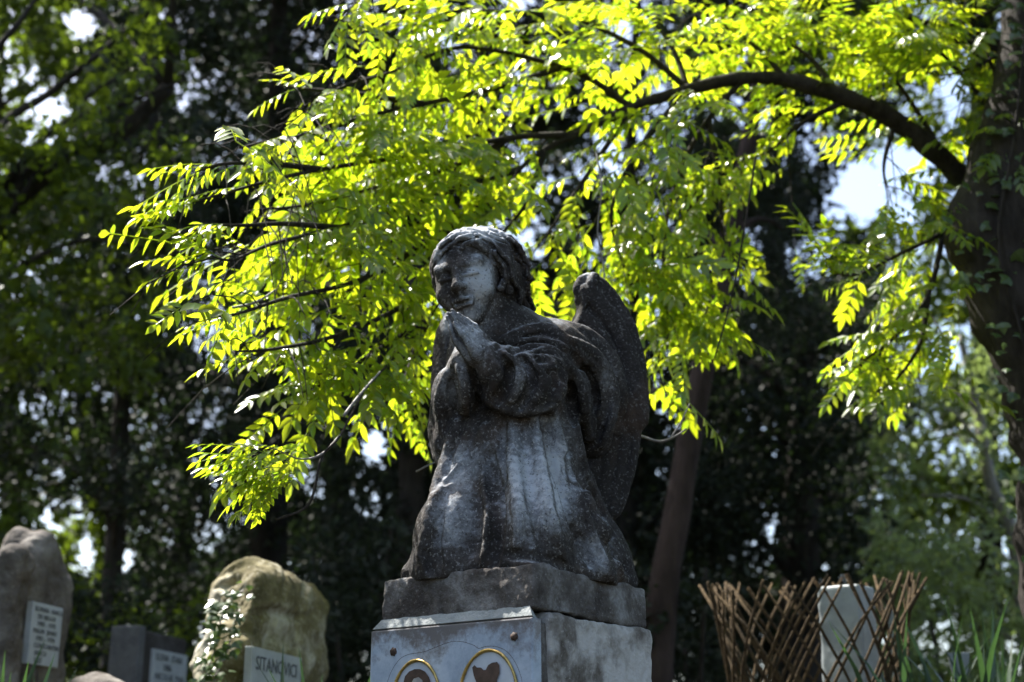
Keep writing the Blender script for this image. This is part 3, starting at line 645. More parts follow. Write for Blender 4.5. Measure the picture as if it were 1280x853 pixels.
cL = P(19, 700, 5.45); vx.chain([V(cL[0] - .03, cL[1], zg_), cL - UP * .15, cL + UP * .0], [.075, .062, .052], .03)
q = [surf(vx, x, y, 5.1, 6.1) for x, y in spline([(37, 690), (35, 730), (30, 790)], 4)]
q = [p for p in q if p is not None]
for a, b in zip(q[:-1], q[1:]): vx.cap(a, b, .014, .014, .015, True)
sculpt('stone', vx, M['tomb'], tomb, ((.014, 7, 4), (.004, 30, 3)))
plaque(tomb, hit(38, 752, tc + TN * .088, TN), .215, .235, ['ROMAN  IANCU', '   DE NEGOI', '   1903 - 1975', 'MALIN  JIANU', '   1902 - 1970', '  CONSTANTIN', '   IANCU', '   1927'], .0275)
# low dark slab
K = P(181, 800, 6.5); sc_ = K + T_ * .21 - TN * .06; z0 = float(gz(sc_[0], sc_[1])) - .1; z1 = P(181, 787, 6.5)[2]
slab = thing('slab_gravestone', 'dark low slab gravestone with bluish plaque, between the tall tombstone and the mossy boulder', 'gravestone', ground_at(sc_), 'old gravestones at the left')
mm = MB(); mm.box(V(sc_[0], sc_[1], (z0 + z1) / 2), T_ * .22, TN * .055, UP * (z1 - z0) / 2); mm.build('slab', M['slab'], slab, False, .012)
pc_ = K - TN * .065 - T_ * .035; mm = MB(); mm.box(V(pc_[0], pc_[1], (z0 + z1 + .012) / 2), T_ * .03, TN * .072, UP * (z1 + .012 - z0) / 2); mm.build('end_post', M['slabpost'], slab, False, .008)
plaque(slab, hit(189, 811, K - TN * .005, TN), .34, .24, ['ELENA  STAN', '      1886', 'NICOLAE  PAN', '  1881 - 1956', ' ION  -  ANA'], .043)
# low rounded stone
c = P(122, 858, 5.2); st = Vox(c - .2, c + .2, .008); st.ell(c - UP * .03, (.10, .14, .07), TM, .02); st.ell(c + T_ * .08 - UP * .05, (.08, .1, .06), TM, .03); st.cap(c - UP * .18, c - UP * .05, .11, .09, .03)
o = sculpt('low_stone', st, M['tomb'], None, ((.012, 9, 3),)); tag(o, 'low rounded grey stone on the ground between the two left tombstones', 'stone')
mm = MB(); mm.box(V(c[0], c[1], (c[2] - .12 + gz(c[0], c[1])) / 2 - .04), T_ * .13, TN * .10, UP * ((c[2] - .10 - float(gz(c[0], c[1]))) / 2 + .04)); mm.build('footing', M['slab'], o, False, .01)

# ------------------------------------------------------------------ plants with sword leaves, ivy
def blade(bs, az, L, lean, wd, curl, tw):
    mm = MB(); n = 7; h = V(math.cos(az), math.sin(az), 0); sd = V(-math.sin(az + tw), math.cos(az + tw), 0); nn_ = np.cross(sd, UP); vv = []
    for i in range(n):
        s_ = i / (n - 1); a = lean + curl * s_ * s_; p = bs + UP * L * s_ * math.cos(a) + h * L * s_ * math.sin(a)
        w_ = wd * (.65 + .7 * s_) * (1 - s_ ** 3.2) * .5 + .0004; vv += [p - sd * w_, p + nn_ * w_ * .25, p + sd * w_]
    mm.add(vv, [(i * 3 + j, i * 3 + j + 1, i * 3 + j + 4, i * 3 + j + 3) for i in range(n - 1) for j in (0, 1)]); return mm
def iris(px, Y, top_py, n, spread, label, seed):
    r_ = random.Random(seed); c = P(px, 850, Y); b = V(c[0], c[1], float(gz(c[0], c[1])) - .02); H_ = P(px, top_py, Y)[2] - b[2]
    t = thing('iris_plant', label, 'plant', tuple(b), 'clumps of sword-leaved plants')
    for i in range(n):
        az = r_.uniform(0, 6.28); q = b + V(r_.uniform(-1, 1) * spread, r_.uniform(-1, 1) * spread * .7, 0)
        blade(q, az, H_ * r_.uniform(.72, 1.03), r_.uniform(.0, .16), r_.uniform(.022, .036), r_.uniform(0, .3), r_.uniform(-1, 1)).build('leaf', M['iris'], t)
iris(8, 4.7, 788, 26, .09, 'clump of sword leaves at the left edge in front of the tall tombstone', 1)
iris(45, 4.9, 806, 5, .05, 'few dark sword leaves in front of the white plaque of the tall tombstone', 2)
iris(392, 4.3, 804, 22, .11, 'clump of grey-green sword leaves in front of the mossy boulder', 3)
iris(440, 4.5, 800, 9, .06, 'small clump of sword leaves between mossy boulder and pedestal', 4)
iris(1135, 4.75, 768, 26, .10, 'clump of sword leaves growing beside the stick lattice', 5)
iris(1205, 4.7, 748, 30, .12, 'tall sword-leaf clump around the small white vase', 6)
iris(1268, 4.8, 770, 24, .09, 'clump of sword leaves at the right edge below the big trunk', 7)
def ivy_leaf_mesh(s):
    o = [(0, 0), (.42, .10), (.60, .42), (.30, .52), (0, 1.0), (-.30, .52), (-.60, .42), (-.42, .10)]
    me = bpy.data.meshes.new('leaf'); me.from_pydata([(x * s, y * s, -.12 * s * abs(x)) for x, y in o] + [(0, .45 * s, .05 * s)], [], [(i, (i + 1) % 8, 8) for i in range(8)]); me.materials.append(M['ivy']); return me
IVY = [ivy_leaf_mesh(.040), ivy_leaf_mesh(.031), ivy_leaf_mesh(.05)]
def place(name, me, parent, pos, ydir, zdir, sc=1):
    y = nrm(ydir); x = nrm(np.cross(y, zdir)); z = np.cross(x, y); o = bpy.data.objects.new(name, me); COL.objects.link(o); o.parent = parent
    mt = Matrix(((x[0], y[0], z[0], pos[0]), (x[1], y[1], z[1], pos[1]), (x[2], y[2], z[2], pos[2]), (0, 0, 0, 1))) @ Matrix.Scale(sc, 4)
    o.matrix_parent_inverse = Matrix.Translation(parent.location).inverted(); o.matrix_basis = mt; return o
r_ = random.Random(11)
iv = thing('ivy_vine', 'pale glossy ivy trailing down the left flank of the mossy boulder', 'ivy', ground_at(P(262, 850, 4.75)))
for k, pts in enumerate(([(304, 738), (286, 752), (276, 775), (272, 800), (262, 830), (250, 862), (244, 900)], [(300, 762), (290, 790), (284, 815), (270, 845), (258, 880)])):
    sp_ = spline(pts, 4); q = [P(x, y, 4.78 - .02 * math.sin(i)) for i, (x, y) in enumerate(sp_)]; mm = MB(); mm.tube(q, .0028, 5); mm.build('stem', M['twig'], iv)
    for p in q:
        for j in range(2 if k else 3):
            place('leaf', r_.choice(IVY), iv, p + V(r_.uniform(-.03, .03), r_.uniform(-.04, .0), r_.uniform(-.03, .03)), V(r_.uniform(-1, 1), r_.uniform(-.6, .1), r_.uniform(-1, .2)), V(r_.uniform(-.6, .2), r_.uniform(-1, -.2), r_.uniform(.4, 1)), r_.uniform(.7, 1.1))

# ------------------------------------------------------------------ stick lattice round a white stone on the right
LC = P(1018, 800, 5.0); zr = P(1018, 716, 4.75)[2]; z0 = float(gz(LC[0], LC[1])) - .05
lat = thing('stick_lattice', 'round flaring lattice of crossed brown sticks around a white stone post', 'lattice', (LC[0], LC[1], z0))
r_ = random.Random(5)
for sg in (1, -1):
    for i in range(30):
        a0 = 2 * math.pi * (i + r_.uniform(-.12, .12)) / 30; pts, rad = [], []; ext = r_.uniform(-.02, .025); tilt = r_.uniform(.85, 1.1)
        for k in range(9):
            s_ = k / 8; ae = a0 + sg * 2.1 * tilt; z = z0 + (zr + ext - .05 * math.cos(ae + 1.9) - z0) * s_; rr_ = .225 + .115 * s_ ** 1.5 + .004 * sg + (.05 * max(0, s_ - .86) / .14 if i % 3 == 0 else 0)
            a = a0 + sg * 2.1 * tilt * s_; pts.append(V(LC[0] + rr_ * math.cos(a) + .004 * math.sin(7 * s_ + i), LC[1] + rr_ * math.sin(a), z + .004 * math.sin(5 * s_ + 2 * i))); rad.append(0.0062 * (1.15 - .35 * s_) * (1 + .13 * math.sin(k * 2.1 + i)))
        mm = MB(); mm.tube(pts, rad, 6); mm.build('stick', M['stick'], lat)
pst = P(1062, 800, 4.92); zp = P(1046, 734, 4.92)[2]
e = np.array([.075, .06]); yaw = R(38); pm = np.stack([V(math.cos(yaw), -math.sin(yaw), 0), V(math.sin(yaw), math.cos(yaw), 0), UP], 1); hh_ = (zp - z0) / 2
vx = Vox(V(pst[0] - .14, pst[1] - .14, z0 - .02), V(pst[0] + .14, pst[1] + .14, zp + .03), .006)
vx.box(V(pst[0], pst[1], z0 + hh_), (.078, .066, hh_), pm, .008)
o = sculpt('stone_post', vx, M['white'], None, ((.005, 8, 3),)); tag(o, 'white squared stone post standing inside the stick lattice', 'post')
def vase(px, py, Y, wpx, hpx, label):
    c = P(px, py, Y); s_ = Y / 1778 * 1.03; w_ = wpx * s_ / 2; zb = float(gz(c[0], c[1])) - .02; mm = MB(); n = 4; ring = []
    prof = [(w_, c[2]), (w_ * .86, c[2] - hpx * s_ * .3), (w_ * .45, c[2] - hpx * s_), (w_ * .38, c[2] - hpx * s_ * 1.25), (w_ * .9, zb + .03), (w_, zb)]
    inn = [(w_ * .4, c[2] - hpx * s_ * .8), (w_ * .84, c[2] - .004)]
    rows = inn + [(w_ * .9, c[2])] + prof[:]; vv = []
    for rr_, z in rows: vv += [V(c[0] + rr_ * 1.2 * math.cos(.5 + k * math.pi / 2), c[1] + rr_ * 1.2 * math.sin(.5 + k * math.pi / 2), z) for k in range(4)]
    mm.add(vv, [(i * 4 + k, i * 4 + (k + 1) % 4, i * 4 + 4 + (k + 1) % 4, i * 4 + 4 + k) for i in range(len(rows) - 1) for k in range(4)] + [(0, 1, 2, 3)])
    o = mm.build('grave_vase', M['white'], None, False, .003); tag(o, label, 'vase', 'small white vases'); o['group'] = 'small white vases'
vase(1198, 817, 4.95, 30, 40, 'small white flared vase among the tall sword leaves')
vase(1112, 760, 5.25, 13, 22, 'tiny white vase glimpsed through the right side of the lattice')

# ------------------------------------------------------------------ leaf clouds
def leaf_cloud(pos, size, droop=.4, width=.5, seed=0, flat=.6):
    """rhombic leaves, folded along the midrib: 4 vertices, 2 triangles each"""
    g_ = np.random.default_rng(seed); n = len(pos)
    d = g_.normal(size=(n, 3)); d[:, 2] -= droop; d /= np.linalg.norm(d, axis=1, keepdims=True)
    u = g_.normal(size=(n, 3)) * (1 - flat) + np.array([0, 0, flat]); s_ = np.cross(d, u); s_ /= np.linalg.norm(s_, axis=1, keepdims=True) + 1e-9
    nn_ = np.cross(s_, d); L = size * g_.uniform(.6, 1.25, (n, 1)); W = L * width * .5
    v = np.stack([pos, pos + d * L * .45 + s_ * W + nn_ * W * .3, pos + d * L, pos + d * L * .45 - s_ * W + nn_ * W * .3], 1).reshape(-1, 3)
    b = np.arange(n)[:, None] * 4; f = np.concatenate([b + [0, 1, 2], b + [0, 2, 3]]); return v, f
def clump_points(c, r, n, g_):
    d = g_.normal(size=(n, 3)); d /= np.linalg.norm(d, axis=1, keepdims=True); q = g_.random((n, 1)) ** .42
    return np.asarray(c) + d * q * np.asarray(r)

# ------------------------------------------------------------------ background trees
GAPS = [(100, 30, 32, 26), (62, 130, 26, 32), (20, 20, 14, 22), (225, 130, 12, 10), (106, 690, 20, 44), (62, 650, 18, 18), (30, 700, 18, 30), (470, 560, 26, 34), (1078, 235, 62, 58), (1130, 265, 36, 30), (1192, 118, 30, 46), (650, 0, 42, 16), (1185, 445, 34, 26), (770, 205, 20, 30), (1030, 330, 16, 26), (1262, 690, 12, 30), (945, 140, 40, 22), (160, 700, 12, 26), (0, 60, 16, 40), (1170, 190, 20, 20)]
def in_gap(x, y, grow=0):
    return any(((x - a) / (rx * .72 + grow)) ** 2 + ((y - b) / (ry * .72 + grow)) ** 2 < 1 for a, b, rx, ry in GAPS)
def bg_tree(name, label, trunk, trad, clumps, leaf, lsize, bmat, seed, per=420, width=.5, flat=.5, droop=.4, group='trees behind the graves', limbs=9, gapgrow=4, shade_upper=None, gs=.8):
    """trunk: (px,py,Y) list from the ground up; clumps: (px,py,Y,rx_px,ry_px,density)"""
    g_ = np.random.default_rng(seed); tp = spline([P(*q) for q in trunk], 8); b = tp[0]
    t = thing(name, label, 'tree', (b[0], b[1], float(gz(b[0], b[1])) - .05), group)
    tp[0][2] = float(gz(b[0], b[1])) - .1
    mm = MB(); mm.tube(tp, [trad * (1.15 - .75 * i / (len(tp) - 1)) for i in range(len(tp))], 14, rough=.10, fs=8); mm.build('trunk', M[bmat], t)
    pos = []; ctr = []
    for (x, y, Y, rx, ry, dn) in clumps:
        c = P(x, y, Y); s_ = Y * 1.04 / FPX; r3 = V(rx * s_, min(rx, ry) * s_ * 1.1 + .15, ry * s_); p = clump_points(c, r3, int(per * dn * rx * ry / 3600), g_); pos.append(p); ctr.append(c)
    pos = np.vstack(pos); x, y, f = proj(pos)
    keep = np.ones(len(pos), bool)
    for a, b2, rx, ry in GAPS: keep &= (((x - a) / (rx * gs + gapgrow)) ** 2 + ((y - b2) / (ry * gs + gapgrow)) ** 2 > g_.uniform(.35, 1.0, len(pos)))
    keep &= pos[:, 2] > gz(pos[:, 0], pos[:, 1]) + .1
    v, fc = leaf_cloud(pos[keep], lsize, droop, width, seed, flat)
    if shade_upper:                                       # unseen crown added above the picture to shade the wood, coarser leaves
        x0, x1, z0_, z1_, Yu = shade_upper; p2 = np.stack([g_.uniform(x0, x1, 5200), g_.normal(Yu, .8, 5200), g_.uniform(z0_, z1_, 5200)], 1); p2 = p2[(fbm(p2, .9, 2) > -.25) & (proj(p2)[1] < -30)]
        v2, f2 = leaf_cloud(p2, .24, droop, .6, seed + 1, flat); fc = np.vstack([fc, f2 + len(v)]); v = np.vstack([v, v2])
    o = link('crown', mesh_np('crown', v, fc, False), M[leaf], t); o['kind'] = 'stuff'
    idx = g_.permutation(len(ctr))[:limbs]
    for i in idx:
        c = ctr[i]; k = int(np.argmin(np.abs(tp[:, 2] - (c[2] - .35 * np.hypot(*(c - tp[len(tp) // 2])[:2]))))); a = tp[k]
        if np.linalg.norm(c - a) < .3: continue
        md = (a + c) / 2 + V(0, 0, .12 * np.linalg.norm(c - a)); q = spline([a, md, c], 4); r0 = trad * .32
        mm = MB(); mm.tube(q, [r0 * (1 - .8 * j / (len(q) - 1)) for j in range(len(q))], 6); mm.build('branch', M[bmat], t)
    return t
def field(x0, x1, y0, y1, step, Y, jit, seed, r=1.0, dn=1.0, edge=1.0):
    g_ = np.random.default_rng(seed); out = []
    for x in np.arange(x0, x1, step):
        for y in np.arange(y0, y1, step):
            a, b = x + g_.uniform(-.4, .4) * step, y + g_.uniform(-.4, .4) * step
            if in_gap(a, b, -4): continue
            out.append((a, b, Y + g_.uniform(-jit, jit), step * r * g_.uniform(.75, 1.15), step * r * g_.uniform(.65, 1.0), dn * g_.uniform(.5, 1.25)))
    return out
# far layer, 14 to 18 m away: closes the wood
for i, (x0, x1, top, lbl, mt) in enumerate((
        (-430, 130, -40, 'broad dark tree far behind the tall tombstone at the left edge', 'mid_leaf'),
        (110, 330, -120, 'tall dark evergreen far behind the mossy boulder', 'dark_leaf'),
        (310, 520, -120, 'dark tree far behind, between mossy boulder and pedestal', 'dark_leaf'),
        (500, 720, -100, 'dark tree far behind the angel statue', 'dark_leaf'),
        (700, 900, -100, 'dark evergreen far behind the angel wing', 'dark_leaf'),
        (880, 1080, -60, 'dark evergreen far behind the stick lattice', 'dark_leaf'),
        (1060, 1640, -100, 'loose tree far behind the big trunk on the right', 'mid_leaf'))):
    Y = 15 + 1.6 * math.sin(i * 2.1); xm = (x0 + x1) / 2
    xm = min(max(xm, 5), 1230)
    bg_tree('background_tree', lbl, [(xm, 960, Y), (xm + 8, 600, Y), (xm - 12, 250, Y), (xm, max(top, -60), Y)], .13, field(x0, x1, top, 860, 62, Y, 1.0, 40 + i, .85, 1.0), mt, .14, 'bark_dk', 60 + i, 640, .55)
# middle layer, 8.5 to 11.5 m
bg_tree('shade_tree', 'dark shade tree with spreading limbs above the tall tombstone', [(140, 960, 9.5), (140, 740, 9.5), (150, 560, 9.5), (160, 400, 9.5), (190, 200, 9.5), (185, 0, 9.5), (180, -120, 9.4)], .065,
        field(-90, 260, 300, 640, 60, 9.5, .8, 1, .9, .9) + field(150, 300, -100, 320, 62, 9.6, .8, 2, .9, .8), 'dark_leaf', .075, 'bark_dk', 71, 520, .5, shade_upper=(-6, -2.2, 7, 9.4, 9.8))
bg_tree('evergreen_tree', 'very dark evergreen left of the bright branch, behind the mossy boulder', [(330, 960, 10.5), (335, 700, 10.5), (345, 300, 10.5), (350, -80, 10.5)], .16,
        field(250, 480, -120, 300, 60, 10.5, .7, 3, .95, 1.1) + field(200, 480, 280, 800, 62, 10.3, .8, 4, .95, 1.0), 'dark_leaf', .08, 'bark_dk', 72, 520, .4, shade_upper=(-3.2, -.6, 7, 12, 10.6))
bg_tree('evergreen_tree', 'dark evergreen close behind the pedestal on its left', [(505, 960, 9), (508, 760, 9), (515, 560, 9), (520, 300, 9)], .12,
        field(440, 640, 420, 860, 58, 9, .6, 5, .95, 1.0), 'dark_leaf', .07, 'bark_dk', 73, 520, .45, shade_upper=(-1.2, .6, 6.5, 11, 9.4))
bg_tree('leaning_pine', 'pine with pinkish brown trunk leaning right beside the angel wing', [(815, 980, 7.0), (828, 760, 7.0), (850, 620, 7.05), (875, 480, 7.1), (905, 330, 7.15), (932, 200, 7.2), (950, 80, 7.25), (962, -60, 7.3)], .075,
        field(850, 1010, 200, 440, 50, 8.2, .5, 6, .9, 1.0) + field(850, 1000, -100, 100, 60, 8.0, .6, 7, .9, .8), 'dark_leaf', .085, 'bark_bg', 74, 620, .16, .2, .5, shade_upper=(1.0, 3.2, 6.6, 11, 8.4))
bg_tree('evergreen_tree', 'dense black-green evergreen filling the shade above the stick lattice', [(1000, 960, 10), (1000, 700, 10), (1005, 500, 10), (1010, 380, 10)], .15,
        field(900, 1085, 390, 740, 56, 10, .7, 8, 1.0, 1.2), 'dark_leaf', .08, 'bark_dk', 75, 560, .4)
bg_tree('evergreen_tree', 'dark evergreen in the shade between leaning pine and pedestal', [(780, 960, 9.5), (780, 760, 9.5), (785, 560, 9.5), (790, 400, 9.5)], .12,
        field(660, 920, 420, 860, 58, 9.6, .7, 9, 1.0, 1.1), 'dark_leaf', .075, 'bark_dk', 76, 540, .4, shade_upper=(-.2, 1.8, 7, 11.5, 10))
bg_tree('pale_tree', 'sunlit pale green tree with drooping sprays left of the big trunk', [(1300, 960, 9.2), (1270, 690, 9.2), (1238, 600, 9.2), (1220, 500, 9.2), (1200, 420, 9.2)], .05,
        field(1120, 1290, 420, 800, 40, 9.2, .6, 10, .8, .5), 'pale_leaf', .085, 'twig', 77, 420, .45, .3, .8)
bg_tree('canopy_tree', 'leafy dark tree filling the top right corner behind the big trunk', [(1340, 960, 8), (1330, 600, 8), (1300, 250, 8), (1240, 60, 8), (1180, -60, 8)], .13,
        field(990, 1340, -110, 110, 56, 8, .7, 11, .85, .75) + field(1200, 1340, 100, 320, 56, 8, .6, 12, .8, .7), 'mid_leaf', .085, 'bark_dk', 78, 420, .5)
bg_tree('overhanging_tree', 'tree at the left edge whose dark bare limbs cross the top left sky', [(-140, 980, 7.5), (-120, 600, 7.5), (-70, 380, 7.5), (0, 262, 7.5), (70, 205, 7.5), (150, 165, 7.5), (210, 110, 7.5)], .11,
        field(-90, 210, 180, 470, 56, 7.5, .6, 13, .75, .55) + field(-80, 260, -90, 140, 58, 7.6, .6, 14, .75, .5), 'mid_leaf', .085, 'bark_dk', 79, 520, .55, limbs=4, gs=.35, gapgrow=0)
ot = bpy.data.objects['overhanging_tree']
for pts, r0 in (([(-60, 330), (0, 165), (60, 118), (150, 45), (230, -30)], .035), ([(-70, 300), (0, 235), (70, 160), (160, 128), (230, 100)], .03), ([(-70, 360), (20, 255), (62, 190), (110, 120), (150, 95), (215, 30)], .022), ([(-80, 260), (-20, 90), (30, 20), (70, -40)], .03), ([(-60, 400), (30, 330), (110, 300), (180, 310)], .022)):
    q = spline([P(x, y, 7.4) for x, y in pts], 4); mm = MB(); mm.tube(q, [r0 * (1 - .7 * j / (len(q) - 1)) for j in range(len(q))], 7); mm.build('branch', M['bark_dk'], ot)
# shrubs low behind the graves
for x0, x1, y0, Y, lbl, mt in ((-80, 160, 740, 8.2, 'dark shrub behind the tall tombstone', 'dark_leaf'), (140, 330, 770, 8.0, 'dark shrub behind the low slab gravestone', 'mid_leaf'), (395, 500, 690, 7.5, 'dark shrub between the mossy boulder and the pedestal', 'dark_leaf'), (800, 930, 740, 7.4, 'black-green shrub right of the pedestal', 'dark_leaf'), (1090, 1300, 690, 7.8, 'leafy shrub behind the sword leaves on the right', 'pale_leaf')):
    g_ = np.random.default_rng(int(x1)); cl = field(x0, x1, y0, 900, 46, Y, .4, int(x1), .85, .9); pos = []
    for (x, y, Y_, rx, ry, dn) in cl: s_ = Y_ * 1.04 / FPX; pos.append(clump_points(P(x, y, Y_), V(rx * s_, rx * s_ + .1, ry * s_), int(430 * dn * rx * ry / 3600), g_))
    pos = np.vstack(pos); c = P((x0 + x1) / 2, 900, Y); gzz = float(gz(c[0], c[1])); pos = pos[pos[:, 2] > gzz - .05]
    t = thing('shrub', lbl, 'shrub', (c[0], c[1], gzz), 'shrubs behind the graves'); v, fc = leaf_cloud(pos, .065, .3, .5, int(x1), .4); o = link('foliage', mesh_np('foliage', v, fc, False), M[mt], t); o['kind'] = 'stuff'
    for k in range(5):
        e = pos[g_.integers(len(pos))]; mm = MB(); mm.tube(spline([V(c[0] + (k - 2) * .05, c[1], gzz - .05), (V(c[0], c[1], gzz) + e) / 2 + V(0, 0, .1), e], 4), .012, 5); mm.build('stem', M['bark_dk'], t)

# ------------------------------------------------------------------ the big pinnate-leaved tree on the right and its arching branch
gb0 = P(1372, 900, 4.8)
big = thing('arching_tree', 'ivy-clad tree at the right edge arching a bright yellow-green leafy branch behind the angel', 'tree', ground_at(P(1372, 900, 4.8)))
def limb(name, pts, r0, r1, mat, n=9, parent=big, bumps=.0):
    q = spline([list(P(*p)) for p in pts], 4); k = len(q)
    rad = [(r0 + (r1 - r0) * i / (k - 1)) * (1 + bumps * math.sin(i * 1.9) * .5 + bumps * math.sin(i * .7)) for i in range(k)]
    mm = MB(); mm.tube(q, rad, n); return mm.build(name, M[mat], parent), q
gb = P(1372, 900, 4.8); zb = float(gz(gb[0], gb[1]))
tr = [list(V(gb[0] + .03, gb[1], zb - .1)), list(P(1362, 800, 4.8))] + [list(P(*p)) for p in ((1352, 650, 4.8), (1338, 530, 4.8), (1298, 430, 4.78), (1256, 345, 4.76), (1240, 275, 4.75), (1272, 160, 4.78), (1290, 60, 4.8), (1296, -80, 4.8), (1300, -260, 4.8))]
q = spline(tr, 12); mm = MB(); k = len(q); mm.tube(q, [(.205 - .115 * (i / (k - 1)) ** 1.4) * (1 + .05 * math.sin(i * .38) + .03 * math.sin(i * .96)) for i in range(k)], 28, rough=.10, fs=11); mm.build('trunk', M['bark_fg'], big)
limb('stem', [(1330, 420, 4.8), (1292, 250, 4.9), (1278, 80, 4.95), (1290, -150, 5)], .09, .06, 'bark_fg', 10)
MAIN = [(1262, 345, 4.75), (1235, 262, 4.7), (1190, 210, 4.6), (1120, 152, 4.5), (1050, 120, 4.4), (985, 101, 4.35), (930, 98, 4.3), (860, 112, 4.25), (790, 135, 4.22), (720, 168, 4.18), (680, 188, 4.15), (650, 212, 4.12), (620, 252, 4.1), (600, 285, 4.1), (572, 340, 4.1), (535, 400, 4.05), (490, 450, 3.9), (455, 490, 3.75), (425, 545, 3.66), (402, 572, 3.6), (386, 630, 3.56), (345, 650, 3.52)]
q = spline([P(*p) for p in [(x, y, Y + (.38 if x > 520 else .38 * max(0, (x - 425) / 95))) for x, y, Y in MAIN]], 10); mm = MB(); k = len(q)
mm.tube(q, [max(.0035, .046 * (1 - i / (k * .60)) ** .95 * (1 + .06 * math.sin(i * .85) + .05 * math.sin(i * .31) + .7 * math.exp(-i / 9))) if i < k * .58 else .0045 - .0015 * (i - k * .58) / (k * .42) for i in range(k)], 12, rough=.13, fs=22); mm.build('branch', M['bark_fg'], big)
BOUGHS = [
 [(720, 168, 4.18), (640, 172, 4.1), (560, 188, 4.0), (480, 200, 3.9), (400, 212, 3.8), (330, 228, 3.7), (270, 245, 3.62), (228, 256, 3.58)],
 [(650, 212, 4.12), (580, 232, 4.05), (500, 262, 3.95), (420, 285, 3.85), (340, 305, 3.75), (290, 325, 3.65), (258, 318, 3.62)],
 [(620, 252, 4.1), (540, 300, 4.05), (450, 350, 3.9), (360, 372, 3.75), (305, 390, 3.65), (265, 398, 3.6)],
 [(572, 340, 4.1), (500, 385, 4.0), (420, 420, 3.85), (345, 436, 3.7), (290, 440, 3.65)],
 [(535, 400, 4.05), (470, 440, 3.95), (410, 478, 3.85), (370, 492, 3.8)],
 [(535, 400, 4.15), (515, 450, 4.15), (505, 490, 4.1), (520, 525, 4.1)],
 [(790, 135, 4.22), (730, 95, 4.2), (650, 70, 4.1), (570, 60, 4.0), (490, 90, 3.9), (420, 112, 3.8), (355, 160, 3.72)],
 [(700, 85, 4.15), (620, 110, 4.05), (530, 130, 3.95), (440, 150, 3.85), (360, 175, 3.75), (320, 200, 3.7)],
 [(860, 112, 4.25), (800, 62, 4.25), (720, 25, 4.2), (640, 15, 4.1), (560, 15, 4.0), (520, 40, 3.95)],
 [(860, 112, 4.25), (840, 60, 4.3), (800, 10, 4.3), (720, -40, 4.2), (640, -60, 4.1)],
 [(985, 101, 4.35), (940, 55, 4.4), (880, 15, 4.4), (800, -30, 4.4)],
 [(1050, 120, 4.4), (1010, 70, 4.45), (950, 30, 4.5), (900, -30, 4.5)],
 [(930, 98, 4.3), (885, 150, 4.3), (850, 215, 4.3), (830, 300, 4.3), (835, 390, 4.3), (815, 480, 4.25)],
 [(860, 112, 4.25), (800, 185, 4.2), (765, 260, 4.2), (775, 320, 4.2), (800, 370, 4.25)],
 [(790, 135, 4.22), (740, 210, 4.2), (700, 270, 4.2), (680, 300, 4.2)],
 [(680, 188, 4.15), (660, 250, 4.15), (630, 290, 4.15), (600, 330, 4.15)],
 [(885, 150, 4.3), (900, 230, 4.35), (905, 300, 4.35), (930, 340, 4.35)],
 [(850, 215, 4.3), (870, 300, 4.4), (890, 360, 4.4), (865, 430, 4.35)],
 [(1050, 130, 4.4), (1000, 155, 4.45), (960, 190, 4.5), (900, 210, 4.5)],
 [(1225, 255, 4.7), (1180, 290, 4.55), (1120, 320, 4.45), (1065, 345, 4.35), (1025, 330, 4.3)],
 [(1180, 290, 4.55), (1160, 370, 4.5), (1120, 420, 4.45), (1075, 455, 4.4), (1060, 470, 4.38)],
 [(1160, 370, 4.5), (1150, 430, 4.5), (1120, 475, 4.45), (1095, 490, 4.4)],
 [(1190, 210, 4.6), (1130, 115, 4.6), (1080, 60, 4.55), (1020, 10, 4.5)],
 [(1250, 150, 4.7), (1180, 70, 4.6), (1110, 20, 4.55), (1050, -30, 4.5)],
 [(1256, 120, 4.7), (1220, 40, 4.55), (1180, -20, 4.45)],
 [(1120, 152, 4.5), (1105, 205, 4.5), (1110, 250, 4.45)],
 [(530, -90, 3.8), (475, -30, 3.72), (440, 10, 3.68), (425, 30, 3.66)],
 [(425, 545, 3.66), (402, 568, 3.6), (375, 574, 3.55), (345, 562, 3.5), (322, 556, 3.48)],
 [(640, 172, 4.1), (560, 210, 4.1), (470, 235, 4.0), (390, 255, 3.9), (330, 262, 3.8)],
 [(530, 130, 3.95), (450, 118, 3.9), (390, 112, 3.85), (350, 108, 3.8)],
 [(440, 150, 3.85), (380, 170, 3.8), (330, 178, 3.75), (300, 185, 3.7)],
 [(400, 212, 3.8), (340, 205, 3.75), (280, 205, 3.65), (245, 215, 3.6)],
 [(420, 285, 3.85), (360, 280, 3.78), (300, 282, 3.7), (255, 280, 3.65)],
 [(1256, 120, 4.55), (1240, 160, 4.45), (1225, 205, 4.4), (1228, 240, 4.4)],
 [(1285, 40, 4.6), (1245, 70, 4.5), (1200, 90, 4.45), (1170, 95, 4.4)],
 [(1270, 0, 4.6), (1225, 20, 4.5), (1170, 40, 4.45), (1130, 60, 4.4)],
]
MASK = [(140, 262), (205, 195), (270, 160), (295, 125), (330, 78), (400, 66), (470, 62), (490, 30), (520, -120), (1300, -120), (1300, 340), (1240, 420), (1200, 505), (1080, 520), (1028, 485), (1045, 430), (995, 360), (1000, 300), (965, 280), (962, 355), (915, 420), (860, 470), (845, 540), (800, 540), (790, 420), (690, 420), (540, 480), (530, 560), (482, 505), (430, 505), (345, 492), (275, 465), (228, 448), (200, 400), (232, 372), (200, 325), (150, 300)]
MASK2 = [(232, 575), (290, 530), (345, 518), (380, 560), (372, 615), (318, 668), (275, 645), (235, 630)]
MASK3 = [(360, -80), (545, -120), (478, 30), (440, 62), (380, 32)]
def inpoly(x, y, P_):
    c = False
    for (ax, ay), (bx_, by) in zip(P_, P_[1:] + P_[:1]):
        if (ay > y) != (by > y) and x < (bx_ - ax) * (y - ay) / (by - ay) + ax: c = not c
    return c
